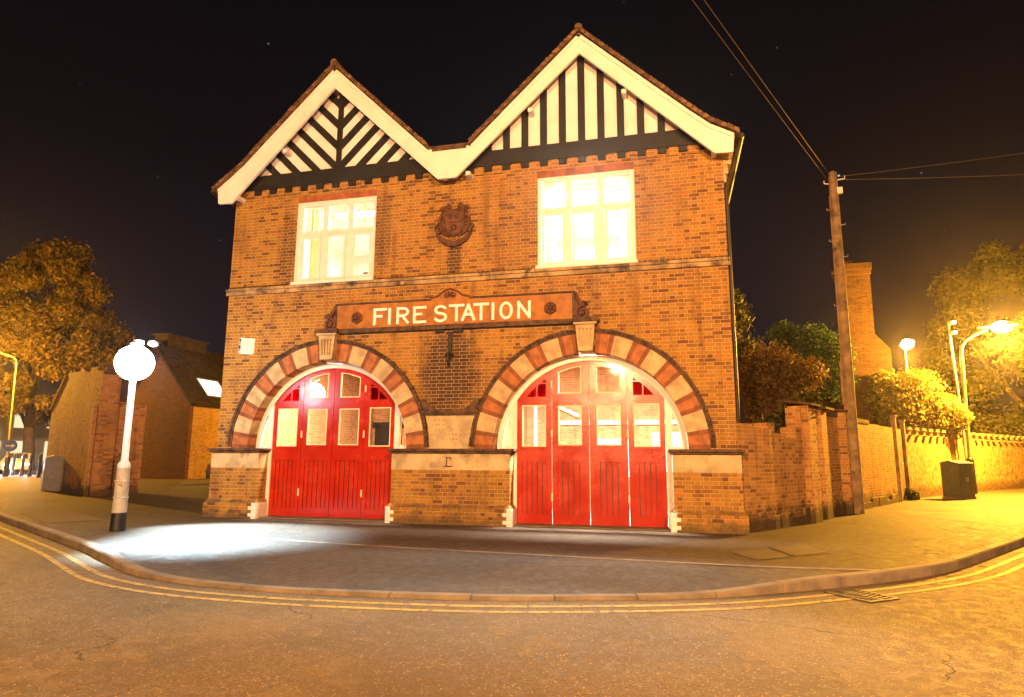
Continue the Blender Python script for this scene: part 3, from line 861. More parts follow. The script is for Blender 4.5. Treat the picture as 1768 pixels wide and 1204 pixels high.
# ------------------------------------------------------------------ gables, boards and roofs
RX, RZ = (-7.70, 10.92), (-1.70, 10.86)
g1 = dict(ap=(-7.70, 10.92), ain=(-7.70, 10.41), lf=[(-10.38, 7.68), (-10.74, 7.69), (-10.79, 8.06), (-10.42, 8.335), (-10.07, 8.62)], rt=[(-5.23, 8.50), (-4.76, 8.03), (-4.76, 7.755), (-4.97, 7.755)])
g2 = dict(ap=(-1.70, 10.86), ain=(-1.70, 10.39), lf=[(-4.53, 7.755), (-4.756, 7.755), (-4.756, 8.03), (-4.19, 8.48)], rt=[(.57, 8.72), (1.00, 8.34), (1.46, 8.08), (1.42, 7.68), (1.06, 7.70)])
YB0, YB1 = -.36, -.29
for g in (g1, g2):
    L = MB()
    L.plate([g['ain']] + g['lf'] + [g['ap']], [], YB0, YB1)
    L.plate([g['ap']] + g['rt'] + [g['ain']], [], YB0 - .002, YB1 - .002)
    bo = L.build('bargeboard', M['cream'], FS, bevel=.006)
    S = MB()   # raised fillet along the top edge and a narrow one along the bottom
    def strip(p, q, w, y):
        d = Vector((q[0] - p[0], 0, q[1] - p[1])); nn = Vector((d.z, 0, -d.x)).normalized()
        if nn.z > 0: nn = -nn
        S.obox((p[0], y, p[1]), d, (0, -.028, 0), nn * w) if d.cross(Vector((0, -.028, 0))).dot(nn) > 0 else S.obox((p[0], y - .028, p[1]), d, (0, .028, 0), nn * w)
    tops = [p for p in g['lf'] if p[1] >= 8.03 and p[0] < -4.2] if g is g1 else [g['lf'][-1]]
    tops = sorted(tops, key=lambda p: p[0])
    chain = tops + [g['ap']] + [p for p in g['rt'] if p[1] > 8.07]
    for p, q in zip(chain[:-1], chain[1:]): strip(p, q, .085, YB0 - .003)
    low0 = g['lf'][0]; low1 = g['rt'][-1]
    def lift(p, q, t): return (p[0] + (q[0] - p[0]) * t, p[1] + (q[1] - p[1]) * t)
    S.build('board_fillet', M['cream'], bo, bevel=.006)
# infill board between the gables
mb = MB(); mb.plate([(-4.76, 7.95), (-4.20, 8.45), (-4.24, 8.50), (-5.19, 8.525), (-5.22, 8.48)], [], -.345, -.28)
mb.build('valley_board', M['cream'], FS)
mb = MB(); mb.box(-5.2, -4.22, -.37, -.27, 8.50, 8.56); mb.box(-5.12, -4.3, -.37, 11.9, 8.44, 8.499)
mb.build('valley_gutter', M['mould'], FS)
# rendered gable panels and timbers
def gable(panel, apex, beamx, kind):
    cx, cz = apex
    P = MB(); P.plate(panel, [], -.012, .2)
    po = P.build('gable_panel', M['render'], FS)
    T = MB()
    half = [(1, 1, cx + cz), (-1, 1, cz - cx), (0, -1, -8.44)]      # inside the two slopes, above the beam
    if kind == 'chevron':
        T.plate(rect(cx - .035, cx + .095, 8.46, cz - .1), [], -.062, -.012); T.build('timber_strip', M['black'], po)
        for k in range(-3, 6):
            z0 = 8.50 + .555 * k
            for sg in (-1, 1):
                T = MB()
                xs = cx + .03 + sg * .065
                a = [(xs, z0 - .118), (xs + sg * 4, z0 - .118 + 4), (xs + sg * 4, z0 + .118 + 4), (xs, z0 + .118)]
                q = clip_poly(a if sg > 0 else a[::-1], half)
                if len(q) > 2: T.plate(q, [], -.058, -.012); T.build('timber_strip', M['black'], po)
    else:
        for k in range(-5, 6):
            x = cx - .01 + .431 * k
            q = clip_poly(rect(x - .078, x + .078, 8.46, 12), half)
            T = MB()
            if len(q) > 2: T.plate(q, [], -.058, -.012); T.build('timber_strip', M['black'], po)
    B = MB(); B.box(beamx[0], beamx[1], -.075, 0, 8.09, 8.455)
    x = cx - .01 - .431 * 8
    while x < beamx[1] - .1:
        if x > beamx[0] + .12: B.box(x - .085, x + .085, -.06, 0, 7.965, 8.089)
        x += .431
    B.build('tie_beam', M['black'], po, bevel=.005)
gable([(-10.46, 8.12), (-4.80, 8.12), (-5.0, 8.2), (-7.70, 10.86), (-10.3, 8.3)], (-7.70, 10.86), (-10.24, -5.05), 'chevron')
gable([(-4.74, 8.12), (1.2, 8.12), (1.05, 8.2), (-1.70, 10.80), (-4.5, 8.2)], (-1.70, 10.80), (-4.42, 0.98), 'upright')
# brick crenel course between the dentils
mb = MB()
for cx, a, b in ((-7.71, -10.3, -5.2), (-1.71, -4.4, 1.1)):
    x = cx - .431 * 8 + .2155
    while x < b:
        if x > a: mb = MB(); mb.box(x - .10, x + .10, -.035, 0, 7.90, 8.088); mb.box(x - .125, x + .125, -.02, 0, 7.90, 8.0); mb.build('crenel', M['brick'], FS)
        x += .431
# purlin ends under the boards
mb = MB()
for x, z in ((-9.02, 8.95), (-10.28, 7.86), (-2.83, 9.22), (-.75, 9.38), (-4.27, 7.86), (1.06, 7.80), (-4.9, 7.9)):
    mb = MB(); mb.box(x - .05, x + .05, -.288, -.013, z - .045, z + .045); mb.build('purlin_end', M['cream'], FS)
# tiled roofs (outer tile line above the boards)
def roof(prof, th, name='roof'):
    Rm = MB()
    y0, y1 = -.42, 12.1
    for i in range(len(prof) - 1):
        p, q = Vector((prof[i][0], 0, prof[i][1])), Vector((prof[i + 1][0], 0, prof[i + 1][1]))
        Rm.plate([(p.x, p.z - th), (q.x, q.z - th), (q.x, q.z), (p.x, p.z)], [], y0, y1)
    ro = Rm.build(name, M['rooftile'], FS)
    e = MB()      # ragged verge of tile ends
    for i in range(len(prof) - 1):
        p, q = Vector((prof[i][0], 0, prof[i][1])), Vector((prof[i + 1][0], 0, prof[i + 1][1])); d = q - p; n = max(1, int(d.length / .115)); up = Vector((-d.z, 0, d.x)).normalized()
        if up.z < 0: up = -up
        for k in range(n):
            a = p + d * k / n; s_ = d / n * .9
            e.plate([(a.x - up.x * .075, a.z - up.z * .075), ((a + s_).x - up.x * .075, (a + s_).z - up.z * .075), ((a + s_).x + up.x * random.uniform(.0, .008), (a + s_).z + up.z * random.uniform(.0, .008)), (a.x + up.x * random.uniform(.006, .022), a.z + up.z * random.uniform(.006, .022))], [], y0 - .03 - random.uniform(0, .02), y0 - .001)
    e.build('verge_tile', M['rooftile'], ro)
    return ro
r1 = roof([(-10.90, 8.10), (-10.42, 8.44), (-10.07, 8.73), (-7.70, 11.05), (-5.20, 8.60)], .09)
r2 = roof([(-4.22, 8.58), (-1.70, 10.99), (.57, 8.84), (1.00, 8.46), (1.56, 8.14)], .09)
for r_, (x, z) in ((r1, (-7.70, 11.06)), (r2, (-1.70, 11.0))):
    m = MB(); y = -.47
    while y < 12:
        m.tube([(x, y, z - .03), (x, y + .40, z - .03)], .085, 12); y += .41
    m.build('ridge_tile', M['rooftile'], r_, smooth=True)
mb = MB()
for i, (w, z0, z1) in enumerate(((.34, 7.80, 8.02), (.26, 7.60, 7.80), (.16, 7.40, 7.60), (.09, 7.22, 7.40))): mb.box(X1, X1 + w * .62, .02 + i * .003, .5, z0, z1 - .004)
mb.build('corbel', M['stone'], FS, bevel=.01)
mb = MB(); mb.tube([(1.60, -.3, 8.06), (1.60, 12, 8.06)], .06, 10); mb.build('gutter', M['iron'], FS, smooth=True); mb = MB(); mb.tube([(1.60, -.2, 8.04), (1.55, -.12, 7.9), (1.30, .25, 7.15), (1.30, .25, .2)], .04, 10); mb.build('rainwater_pipe', M['iron'], FS, smooth=True); mb = MB(); mb.tube([(-10.93, -.38, 8.02), (-10.93, 12, 8.02)], .055, 10)
mb.build('gutter', M['iron'], FS, smooth=True)

# ------------------------------------------------------------------ rooms behind the glass
mb = MB()
mb.box(-10.19, .93, 7.4, 7.6, .13, 4.7); mb.box(-4.75, -4.6, .36, 7.4, .13, 4.7); mb.box(-10.199, -10.1, .36, 7.4, .13, 4.7); mb.box(.84, .939, .36, 7.4, .13, 4.7)
bay = mb.build('bay_wall', M['brick_inside'], FS)
mb = MB(); mb.box(-10.19, .93, .36, 7.6, .12, .16); mb.build('bay_floor', M['floor_in'], FS)
mb = MB(); mb.box(-10.19, .93, .345, 7.6, 4.7, 4.95)
mb.box(-10.19, .93, .345, 7.6, 8.0, 8.1); mb.box(-4.75, -4.6, .345, 5.2, 4.95, 8.0); mb.box(-10.19, .93, 5.2, 5.3, 4.95, 8.0); mb.box(-10.199, -10.1, .345, 5.2, 4.95, 8.0); mb.box(.84, .939, .345, 5.2, 4.95, 8.0)
mb.build('upper_room', M['ceil'], FS)
# inner doorway, white pipes and girders seen through the glass
mb = MB(); mb.box(-9.98, -9.0, 7.33, 7.4, .16, 2.5); mb.box(-10.06, -8.92, 7.30, 7.4, 2.5, 2.68)
mb.box(-7.3, -6.3, 7.34, 7.4, 2.25, 2.5, 1); mb.box(-7.3, -7.2, 7.34, 7.4, .16, 2.25, 1); mb.box(-6.4, -6.3, 7.34, 7.4, .16, 2.25, 1); mb.box(-7.2, -6.4, 7.37, 7.4, .16, 2.25, 2)
mb.build('inner_door', [M['iron'], M['ceil'], M['voussoir_b']], bay)
mb = MB()
for x in (-4.3,): mb.box(x - .05, x + .05, 7.30, 7.4, .2, 4.6)
mb.box(-3.55, .8, 7.28, 7.4, 2.55, 2.68); mb.obox((-4.2, 7.25, 3.4), (1.3, 0, -.62), (0, .05, 0), (.04, 0, .1)); mb.box(-2.3, -1.1, 7.33, 7.4, .9, 2.1); mb.box(-.6, .5, 7.31, 7.4, 1.1, 2.3)
mb.box(-9.3, -8.9, 7.3, 7.4, 1.2, 1.9)
mb.build('wall_fitting', M['ceil'], bay)
def tubelight(x, y, z, ln, power, col, strength):
    t = MB(); t.box(x - ln / 2, x + ln / 2, y - .04, y + .04, z, z + .05)
    to = t.build('strip_light', M['ceil'], FS)
    e = MB(); e.tube([(x - ln / 2 + .03, y, z - .02), (x + ln / 2 - .03, y, z - .02)], .019, 8); e.build('fluorescent_tube', emit('tube_glow_%d' % int(strength), col, strength), to)
    d = lamp('room_light', 'AREA', Vector((x, y, z - .08)) - origin_of(FS), power, col, FS, shape='RECTANGLE', size=ln, size_y=.3)
    d.visible_camera = True
tubelight(-7.6, 1.0, 4.45, 2.4, P_BAY_L, (1, .76, .48), 12)
tubelight(-1.7, 1.0, 4.45, 2.4, P_BAY_R, (1, .84, .66), 30)
tubelight(-7.6, 1.3, 7.85, 1.5, P_ROOM_L, (1, .92, .72), 25)
tubelight(-1.65, 1.3, 7.85, 1.5, P_ROOM_R, (1, .93, .82), 60)
def curtain(x0, x1, z0, z1, y):
    m = MB(); n = 40; vs = []; fs = []
    for i in range(n + 1):
        x = x0 + (x1 - x0) * i / n; yy = y + .035 * math.sin(i * 1.15) + .012 * math.sin(i * 2.7)
        vs += [(x, yy, z0), (x + .01 * math.sin(i), yy, z1)]
    for i in range(n): fs.append((2 * i, 2 * i + 2, 2 * i + 3, 2 * i + 1))
    m.add(vs, fs); m.build('curtain', M['curtain'], FS, smooth=True)
t = NT('curtain_cloth'); a_ = t.n('ShaderNodeBsdfDiffuse'); a_.inputs[0].default_value = (.78, .72, .5, 1); b_ = t.n('ShaderNodeBsdfTranslucent'); b_.inputs[0].default_value = (.8, .72, .45, 1)
mx_ = t.n('ShaderNodeMixShader'); mx_.inputs[0].default_value = .55; t.l(a_.outputs[0], mx_.inputs[1]); t.l(b_.outputs[0], mx_.inputs[2]); t.l(mx_.outputs[0], t.out.inputs[0]); M['curtain'] = t.mat
curtain(-8.72, -8.22, 5.5, 7.72, .62); curtain(-7.82, -7.55, 5.5, 7.72, .66); curtain(-2.85, -2.45, 5.5, 7.8, .62); curtain(-.95, -.5, 5.5, 7.8, .62)
SHF = thing('wall_shelf', 'white shelf with red buckets inside, seen through the left door glass', 'shelf', (-10.1, 5.2, 1.5))
mb = MB(); mb.box(-10.1, -9.75, 4.3, 5.9, 1.46, 1.5); mb.box(-10.1, -9.8, 4.5, 4.56, 1.2, 1.46); mb.box(-10.1, -9.8, 5.6, 5.66, 1.2, 1.46); mb.build('board', M['ceil'], SHF)
for k, y_ in enumerate((4.6, 5.0, 5.45)):
    m = MB(); m.lathe([(.10, 1.502), (.14, 1.80), (.145, 1.81)], (-9.92, y_, 0), 16); m.build('bucket', M['red'] if k != 1 else M['ceil'], SHF, smooth=True)
mb = MB(); mb.box(-6.98, -6.72, .16, .42, 5.66, 5.84)
ob = mb.build('cardboard_box', plain('box_card', (.16, .11, .05), .8), None)
tag(ob, 'small dark box standing on the inside sill of the left upper window', 'box')

# ------------------------------------------------------------------ alarm box
AB = thing('alarm_box', 'small white wedge shaped alarm box high on the left of the brick front', 'alarm box', (-9.85, 0, 3.92))
mb = MB()
sec = [(-10.02, 0), (-10.02, -.13), (-9.90, -.20), (-9.68, 0)]
n = 4; z0, z1 = 3.98, 4.31
mb.add([(x, y, z0) for x, y in sec] + [(x, y, z1) for x, y in sec], [(0, 1, 5, 4), (1, 2, 6, 5), (2, 3, 7, 6), (4, 5, 6, 7), (3, 2, 1, 0), (3, 0, 4, 7)])
low = [(-10.0, 0), (-10.0, -.11), (-9.90, -.16), (-9.71, 0)]
mb.add([(x, y, 3.925) for x, y in low] + [(x, y, z0) for x, y in sec], [(0, 1, 5, 4), (1, 2, 6, 5), (2, 3, 7, 6), (3, 2, 1, 0), (3, 0, 4, 7)])
mb.build('case', M['cream'], AB)
lab = MB()
def onface(u, w, off=.003):
    a = Vector((-10.02, -.13, 0)); b = Vector((-9.90, -.20, 0)); d = b - a; nn = Vector((d.y, -d.x, 0)).normalized()
    p = a + d * u + nn * off; return (p.x, p.y, 3.98 + .33 * w)
for poly, mi in (([(.1, .93), (.95, .93), (.95, .66), (.1, .84)], 0), ([(.1, .52), (.95, .36), (.95, .2), (.1, .2)], 0), ([(.1, .15), (.95, .15), (.95, .06), (.1, .06)], 1)):
    lab.add([onface(u, w) for u, w in poly], [tuple(reversed(range(len(poly))))] , mi)
for i in range(3):
    u = .2 + .26 * i; w = .66 - .05 * i
    lab.add([onface(u, w - .06), onface(u + .14, w - .08), onface(u + .14, w + .04), onface(u, w + .06)], [(3, 2, 1, 0)], 0)
lab.build('front_label', [M['iron'], plain('label_red', (.35, .2, .2), .5)], AB)

# ================================================================== GROUND
KERB = [(-200, 112), (-60, 26.0), (-30, 8.0), (-17.4, .1), (-12.9, -2.5), (-9.6, -4.35), (-8.2, -5.22), (-7.0, -5.95), (-5.95, -6.32), (-5.0, -6.46), (-3.7, -6.46), (-2.0, -6.25), (-.5, -5.82), (.51, -5.40), (1.33, -4.86), (2.2, -4.22), (2.94, -3.6), (3.6, -2.92), (4.34, -1.93), (6.17, .71), (8.5, 4.1), (14, 12.0), (25, 27), (60, 75), (160, 210)]
def smooth(P, step):
    out = []
    for i in range(len(P) - 1):
        p0, p1, p2, p3 = P[max(i - 1, 0)], P[i], P[i + 1], P[min(i + 2, len(P) - 1)]
        d = math.dist(p1, p2); n = max(1, int(d / step)) if d < 25 else 6
        for k in range(n):
            t = k / n
            if d > 8: out.append((p1[0] + (p2[0] - p1[0]) * t, p1[1] + (p2[1] - p1[1]) * t)); continue
            out.append(tuple(.5 * (2 * p1[a] + (p2[a] - p0[a]) * t + (2 * p0[a] - 5 * p1[a] + 4 * p2[a] - p3[a]) * t * t + (3 * p1[a] - p0[a] - 3 * p2[a] + p3[a]) * t ** 3) for a in (0, 1)))
    out.append(P[-1]); return out
KS = smooth(KERB, .16)
def offset(P, d):
    out = []
    for i, p in enumerate(P):
        a, b = P[max(i - 1, 0)], P[min(i + 1, len(P) - 1)]
        dx, dy = b[0] - a[0], b[1] - a[1]; l = math.hypot(dx, dy)
        out.append((p[0] + dy / l * d, p[1] - dx / l * d))   # positive: towards the road
    return out
mb = MB(); mb.add([(-600, -600, 0), (600, -600, 0), (600, 700, 0), (-600, 700, 0)], [(0, 1, 2, 3)])
struct('road', mb, M['asphalt'])
PZ = .12
inner = offset(KS, -1.5)
def kz(p):
    a = min(1, max(0, (p[0] + 8.2) / 2.2)); b = min(1, max(0, (1.9 - p[0]) / 2.0)); a = a * a * (3 - 2 * a); b = b * b * (3 - 2 * b)
    return PZ - .085 * a * b
poly = inner + [(160, 500), (-400, 500), (-400, 112)]
tr = tessellate_polygon([[Vector((x, y, 0)) for x, y in poly]])
mb = MB()
fs = []
for a, b, c in tr:
    ar = (poly[b][0] - poly[a][0]) * (poly[c][1] - poly[a][1]) - (poly[c][0] - poly[a][0]) * (poly[b][1] - poly[a][1])
    fs.append((a, b, c) if ar > 0 else (c, b, a))
mb.add([(x, y, PZ) for x, y in poly], fs)
edge = offset(KS, -.14); n_ = len(edge)
mb.add([(x, y, PZ) for x, y in inner] + [(x, y, kz(q) - .001) for (x, y), q in zip(edge, KS)], [(n_ + i, n_ + i + 1, i + 1, i) for i in range(n_ - 1)])
struct('pavement', mb, M['pave'])
def along(P, s0, s1):
    out = []; s = 0
    for i in range(len(P) - 1):
        d = math.dist(P[i], P[i + 1])
        if s + d >= s0 and s <= s1:
            for t in (max(0, (s0 - s) / d), min(1, (s1 - s) / d)):
                q = (P[i][0] + (P[i + 1][0] - P[i][0]) * t, P[i][1] + (P[i + 1][1] - P[i][1]) * t)
                if not out or math.dist(out[-1], q) > 1e-4: out.append(q)
        s += d
    return out
tot = sum(math.dist(KS[i], KS[i + 1]) for i in range(len(KS) - 1))
near0 = sum(math.dist(KS[i], KS[i + 1]) for i in range(len(KS) - 1) if KS[i][0] < -24)
near1 = sum(math.dist(KS[i], KS[i + 1]) for i in range(len(KS) - 1) if KS[i][0] < 16)
mb = MB()
def kerbstone(P, zt):
    a, b = offset(P, 0.0), offset(P, -.147); a2 = offset(P, -.018); n = len(P)
    zz = [zt + kz(q) - PZ for q in P]
    rows = [[(x, y, -.02) for x, y in a], [(x, y, h - .02) for (x, y), h in zip(a, zz)], [(x, y, h) for (x, y), h in zip(a2, zz)], [(x, y, h) for (x, y), h in zip(b, zz)], [(x, y, -.02) for x, y in b]]
    vs = [p for r_ in rows for p in r_]; fs = []
    for r_ in range(4):
        for i in range(n - 1): fs.append((r_ * n + i, r_ * n + i + 1, (r_ + 1) * n + i + 1, (r_ + 1) * n + i))
    fs.append(tuple(r_ * n for r_ in range(5))); fs.append(tuple(r_ * n + n - 1 for r_ in reversed(range(5))))
    mb.add(vs, fs)
s = near0
while s < near1:
    kerbstone(along(KS, s, s + .905), PZ + .008 + random.uniform(-.003, .003)); s += .915
kerbstone(along(KS, 0, near0 - .01), PZ + .006); kerbstone(along(KS, near1 + .92, tot), PZ + .006)
struct('kerb', mb, M['kerb'])
# double yellow lines along the kerb, broken where worn
mb = MB()
for d0 in (.27, .51):
    s = near0 - 20
    while s < near1 + 20:
        L = random.uniform(1.5, 4.5)
        P = along(KS, s, s + L)
        mid = P[len(P) // 2]
        if len(P) > 1 and not (1.62 < mid[0] < 2.5 and False):
            a, b = offset(P, d0 - .04), offset(P, d0 + .04); n = len(P)
            mb.add([(x, y, .004) for x, y in a] + [(x, y, .004) for x, y in b], [(i, n + i, n + i + 1, i + 1) for i in range(n - 1)])
        s += L + random.choice((0.0, .01, .03))
struct('road_marking', mb, M['yellow'])
# pale flush edging across the pavement, patches and slabs
def strip_quad(P, w, z, m, name):
    a, b = offset(P, -w / 2), offset(P, w / 2); n = len(P); q = MB()
    q.add([(x, y, z) for x, y in a] + [(x, y, z) for x, y in b], [(i, n + i, n + i + 1, i + 1) for i in range(n - 1)])
    return struct(name, q, m)
strip_quad(smooth([(-7.6, -3.05), (-6.2, -3.28), (-4.33, -3.52), (-1.35, -3.74), (.99, -3.88), (2.62, -3.76)], .3), .11, PZ + .004, M['sett'], 'pavement_line')
def patch(name, pts, m, z=PZ + .004):
    q = MB(); q.add([(x, y, z) for x, y in pts], [tuple(range(len(pts)))]); return struct(name, q, m)
patch('pavement_pale_strip', [(5.79, 5.40), (6.96, 2.95), (8.6, 5.35), (8.45, 5.72), (5.96, 7.33)], asphalt('pale_asphalt', (.14, .12, .085), 1.2, False, .2))  # paler strip laid over the pavement
patch('crossing_slabs', [(-12.75, -2.2), (-15.9, -.3), (-15.3, .55), (-12.2, -1.3)], plain('tactile_paving', (.13, .09, .05), .85, .2, 8, .01, 30))
patch('path', [(-10.62, 2.0), (-11.8, 2.0), (-16.3, 5.4), (-18.6, 7.6), (-27, 18.5), (-27, 30), (-10.62, 30)], asphalt('yard_asphalt', (.085, .08, .06), 1.0, False, .3))

# drain and covers
DG = thing('drain_grate', 'square iron gully grating set in the gutter over the yellow lines', 'drain', (2.03, -4.90, 0), math.radians(38))
mb = MB(); w, h = .24, .30
for a in ((-w, -w + .035, -h, h), (w - .035, w, -h, h), (-w + .035, w - .035, -h, -h + .035), (-w + .035, w - .035, h - .035, h), (-.018, .018, -h + .035, h - .035)): mb.box(*a, -.01, .014)
for sg in (-1, 1):
    for k in range(8):
        y = -h + .075 + k * .066; x0, x1 = (sg * .02, sg * (w - .036)); x0, x1 = min(x0, x1), max(x0, x1)
        mb.obox((x0, y - .012 - sg * .0, -.01), (x1 - x0, sg * .035, 0), (0, .024, 0), (0, 0, .022))
mb.build('grate', M['castiron'], DG, local=True)
mb = MB(); mb.box(-w + .036, w - .036, -h + .036, h - .036, .001, .006); mb.build('pit_shade', plain('pit_shade_black', (.01, .009, .008), .9), DG, local=True)  # black sheet stands in for the shaded pit under the bars
def cover(pts, label):
    c = Vector((sum(p[0] for p in pts) / 4, sum(p[1] for p in pts) / 4, PZ))
    t = thing('manhole_cover', label, 'manhole cover', c, 0, 'pavement covers')
    e = [Vector((p[0], p[1], PZ)) - c for p in pts]
    def quadring(s0, s1, z):
        vs = [(p.x * s0, p.y * s0, z) for p in e] + [(p.x * s1, p.y * s1, z) for p in e]
        return vs, [(i, (i + 1) % 4, 4 + (i + 1) % 4, 4 + i) for i in range(4)]
    m = MB(); m.add(*quadring(1.0, .93, .009)); m.build('frame', M['castiron'], t, local=True)
    m = MB(); m.add([(p.x * .915, p.y * .915, .007) for p in e], [(0, 1, 2, 3)]); m.build('infill', M['cover'], t, local=True)
cover([(.80, -2.66), (1.12, -3.36), (1.66, -2.86), (1.40, -2.06)], 'left and lower of two concrete filled covers in the pavement')
cover([(1.46, -1.96), (1.70, -2.82), (2.28, -2.30), (2.02, -1.44)], 'right and upper of two concrete filled covers in the pavement')

# ================================================================== LAMPS
G_SOD = emit('sodium_glow', (1.0, .66, .22), 26)
G_DEEP = emit('deep_sodium_glow', (1.0, .70, .2), 60)
def street_lamp(name, label, base, pole_top, arm, head, rad, sleeve, polem, power, color, glow, group=None, hs=1.0):  # larger hs swells lantern and bowl to take in the lamp's flare
    """arm: list of points of the bent upper tube; head: centre of the lantern"""
    t = thing('street_lamp', label, 'street lamp', base, 0, group)
    b = Vector(base)
    m = MB(); m.tube([(0, 0, sleeve)] + [Vector((pole_top[0], pole_top[1], pole_top[2])) - b] + [Vector(a) - b for a in arm], [rad] + [rad * .85] + [rad * .7] * len(arm), 12)
    m.build('pole', polem, t, smooth=True, local=True)
    m = MB(); m.lathe([(rad * 1.9, 0), (rad * 1.9, sleeve - .06), (rad * 1.5, sleeve), (rad * 1.0, sleeve + .05)], (0, 0, 0), 14)
    m.build('base_sleeve', M['postblack'], t, smooth=True, local=True)
    h = Vector(head) - b; d = (Vector(head) - Vector(arm[-1])); d.z = 0
    d = d.normalized() if d.length > 1e-3 else Vector((1, 0, 0)); sd = Vector((-d.y, d.x, 0))
    m = MB()
    prof = [(-.42, .05, .04), (-.3, .09, .07), (-.05, .13, .10), (.28, .14, .10), (.42, .07, .05)]
    seg = 10; vs = []
    for s_, wd, ht in prof:
        for k in range(seg + 1):
            a = math.pi * k / seg
            vs.append(h + d * s_ * hs + sd * wd * hs * math.cos(a) + Vector((0, 0, ht * hs * math.sin(a))))
    n = seg + 1
    m.add(vs, [(i * n + k, i * n + k + 1, (i + 1) * n + k + 1, (i + 1) * n + k) for i in range(len(prof) - 1) for k in range(seg)] + [tuple(i * n for i in range(len(prof))) , tuple(i * n + seg for i in reversed(range(len(prof))))])
    m.build('lantern', M['steel'], t, smooth=True, local=True)
    m = MB(); m.sphere(h + d * .08 * hs + Vector((0, 0, -.03)), .20 * hs, 16, 10, 0, (1.25 if abs(d.x) > .7 else .8, 1.25 if abs(d.y) > .7 else .8, .75))
    m.build('glowing_bowl', glow, t, smooth=True, local=True)
    lamp('lamp_light', 'POINT', h + d * .08 * hs + Vector((0, 0, -.36 * hs)), power, color, t, .12)
    return t
street_lamp('s', 'tall lit street lamp beside the green cabinet, its arm reaching right', (11.95, 17.40, PZ), (12.07, 17.40, 5.9), [(12.12, 17.40, 6.25), (12.28, 17.38, 6.5), (12.6, 17.3, 6.72), (13.0, 17.15, 6.90)], (13.36, 17.0, 6.98), .075, 1.42, M['olive'], P_RIGHT, DEEP, G_DEEP, None, 1.6)
street_lamp('s', 'lit street lamp rising out of the bright shrub behind the stone wall', (11.88, 23.33, PZ), (11.88, 23.33, 6.9), [(11.86, 23.33, 7.15), (11.83, 23.3, 7.27)], (11.84, 23.0, 7.32), .035, 1.0, M['olive'], P_FAR, DEEP, G_DEEP, None, 1.75)
street_lamp('s', 'lit street lamp with bent arm at the left edge, in front of the tree', (-40.5, 18.8, PZ), (-40.57, 18.66, 7.13), [(-40.6, 18.62, 7.45), (-40.75, 18.5, 7.67), (-41.2, 17.95, 7.88), (-41.7, 17.4, 8.0)], (-42.1, 17.0, 8.03), .08, 1.2, M['olive'], P_LEFT, DEEP, G_DEEP, None, 1.5)
# lamps of the same street that stand behind the photographer
street_lamp('s', 'street lamp across the road facing the fire station', (-3.6, -32.0, 0), (-3.6, -32, 7.2), [(-3.6, -31.9, 7.6), (-3.6, -31.4, 7.9)], (-3.6, -30.7, 7.95), .08, 1.4, M['olive'], P_ACROSS, SODIUM, G_SOD)
street_lamp('s', 'street lamp on the near corner to the right of the viewpoint', (5.0, -19.5, 0), (5.0, -19.5, 7.2), [(4.95, -19.2, 7.6), (4.8, -18.4, 7.9)], (4.6, -17.6, 7.95), .08, 1.4, M['olive'], P_CORNER, SODIUM, G_SOD)

street_lamp('s', 'yard lamp standing behind the fire station', (-15.5, 22.5, PZ), (-15.5, 22.5, 5.6), [(-15.6, 22.5, 5.9), (-16.0, 22.5, 6.1)], (-16.6, 22.5, 6.1), .07, 1.2, M['olive'], P_YARD, DEEP, G_DEEP)
# belisha beacon
BB = thing('crossing_beacon', 'pedestrian crossing beacon, glowing white globe on a banded post at the kerb', 'crossing beacon', (-10.21, -2.94, PZ))
def ringsec(name, r0, r1, z0, z1, mt, extra=()):
    m = MB(); m.lathe([(r0, z0), (r1, z1)] , (0, 0, 0), 20); 
    for z, r in extra: m.lathe([(r, z - .012), (r + .012, z), (r, z + .012)], (0, 0, 0), 20)
    return m.build(name, mt, BB, smooth=True, local=True)
ringsec('black_band', .135, .13, 0, .34, M['postblack'])
ringsec('sleeve', .13, .112, .34, 1.17, M['grey'], ((.62, .126), (.92, .12)))
m = MB(); m.lathe([(.112, 1.17), (.112, 1.24), (.062, 1.31), (.058, 2.84), (.05, 2.9)], (0, 0, 0), 18); m.build('post', M['postwhite'], BB, smooth=True, local=True)
m = MB()
for k in range(3):
    a0 = -1.35 + .22 * k
    m.add([(.1225 * math.cos(a0), .1225 * math.sin(a0), .86 - .03 * k), (.1225 * math.cos(a0 + .2), .1225 * math.sin(a0 + .2), .83), (.1185 * math.cos(a0 + .2), .1185 * math.sin(a0 + .2), .98 - .02 * k), (.119 * math.cos(a0), .119 * math.sin(a0), .95)], [(0, 1, 2, 3)])
m.build('torn_sticker', plain('sticker', (.45, .30, .12), .6, .5, 30), BB, local=True)
m = MB(); m.sphere((0, 0, 3.20), .345, 28, 18); m.build('globe', emit('beacon_glow', (.78, .90, 1.0), S_GLOBE), BB, smooth=True, local=True)  # globe made larger so its shape takes in the halo
m = MB(); m.lathe([(.07, 3.52), (.11, 3.58), (.05, 3.64)], (0, 0, 0), 14); m.build('cap', M['grey'], BB, smooth=True, local=True)
for px, py in ((.03, .03), (.21, .21)):
    m = MB(); m.obox((px - .09, py - .07, 3.58), (.16, .05, 0), (-.04, .13, 0), (0, 0, .09)); fo = m.build('flood_head', M['grey'], BB, local=True, bevel=.02)
    m = MB(); m.sphere((px, py - .02, 3.605), .072, 14, 10, 0, (1, 1, .8)); m.build('flood_lens', emit('flood_glow', (.75, .9, 1.0), 20), fo, smooth=True, local=True)
tgt = Vector((-8.5, -3.0, 0)); src = Vector((-9.95, -2.75, 3.55))
d = (tgt - src)
fl = lamp('crossing_flood', 'SPOT', src - Vector(BB.location), P_FLOOD, COOL, BB, .05, d.to_track_quat('-Z', 'Y').to_euler(), spot_size=R(68), spot_blend=.55)

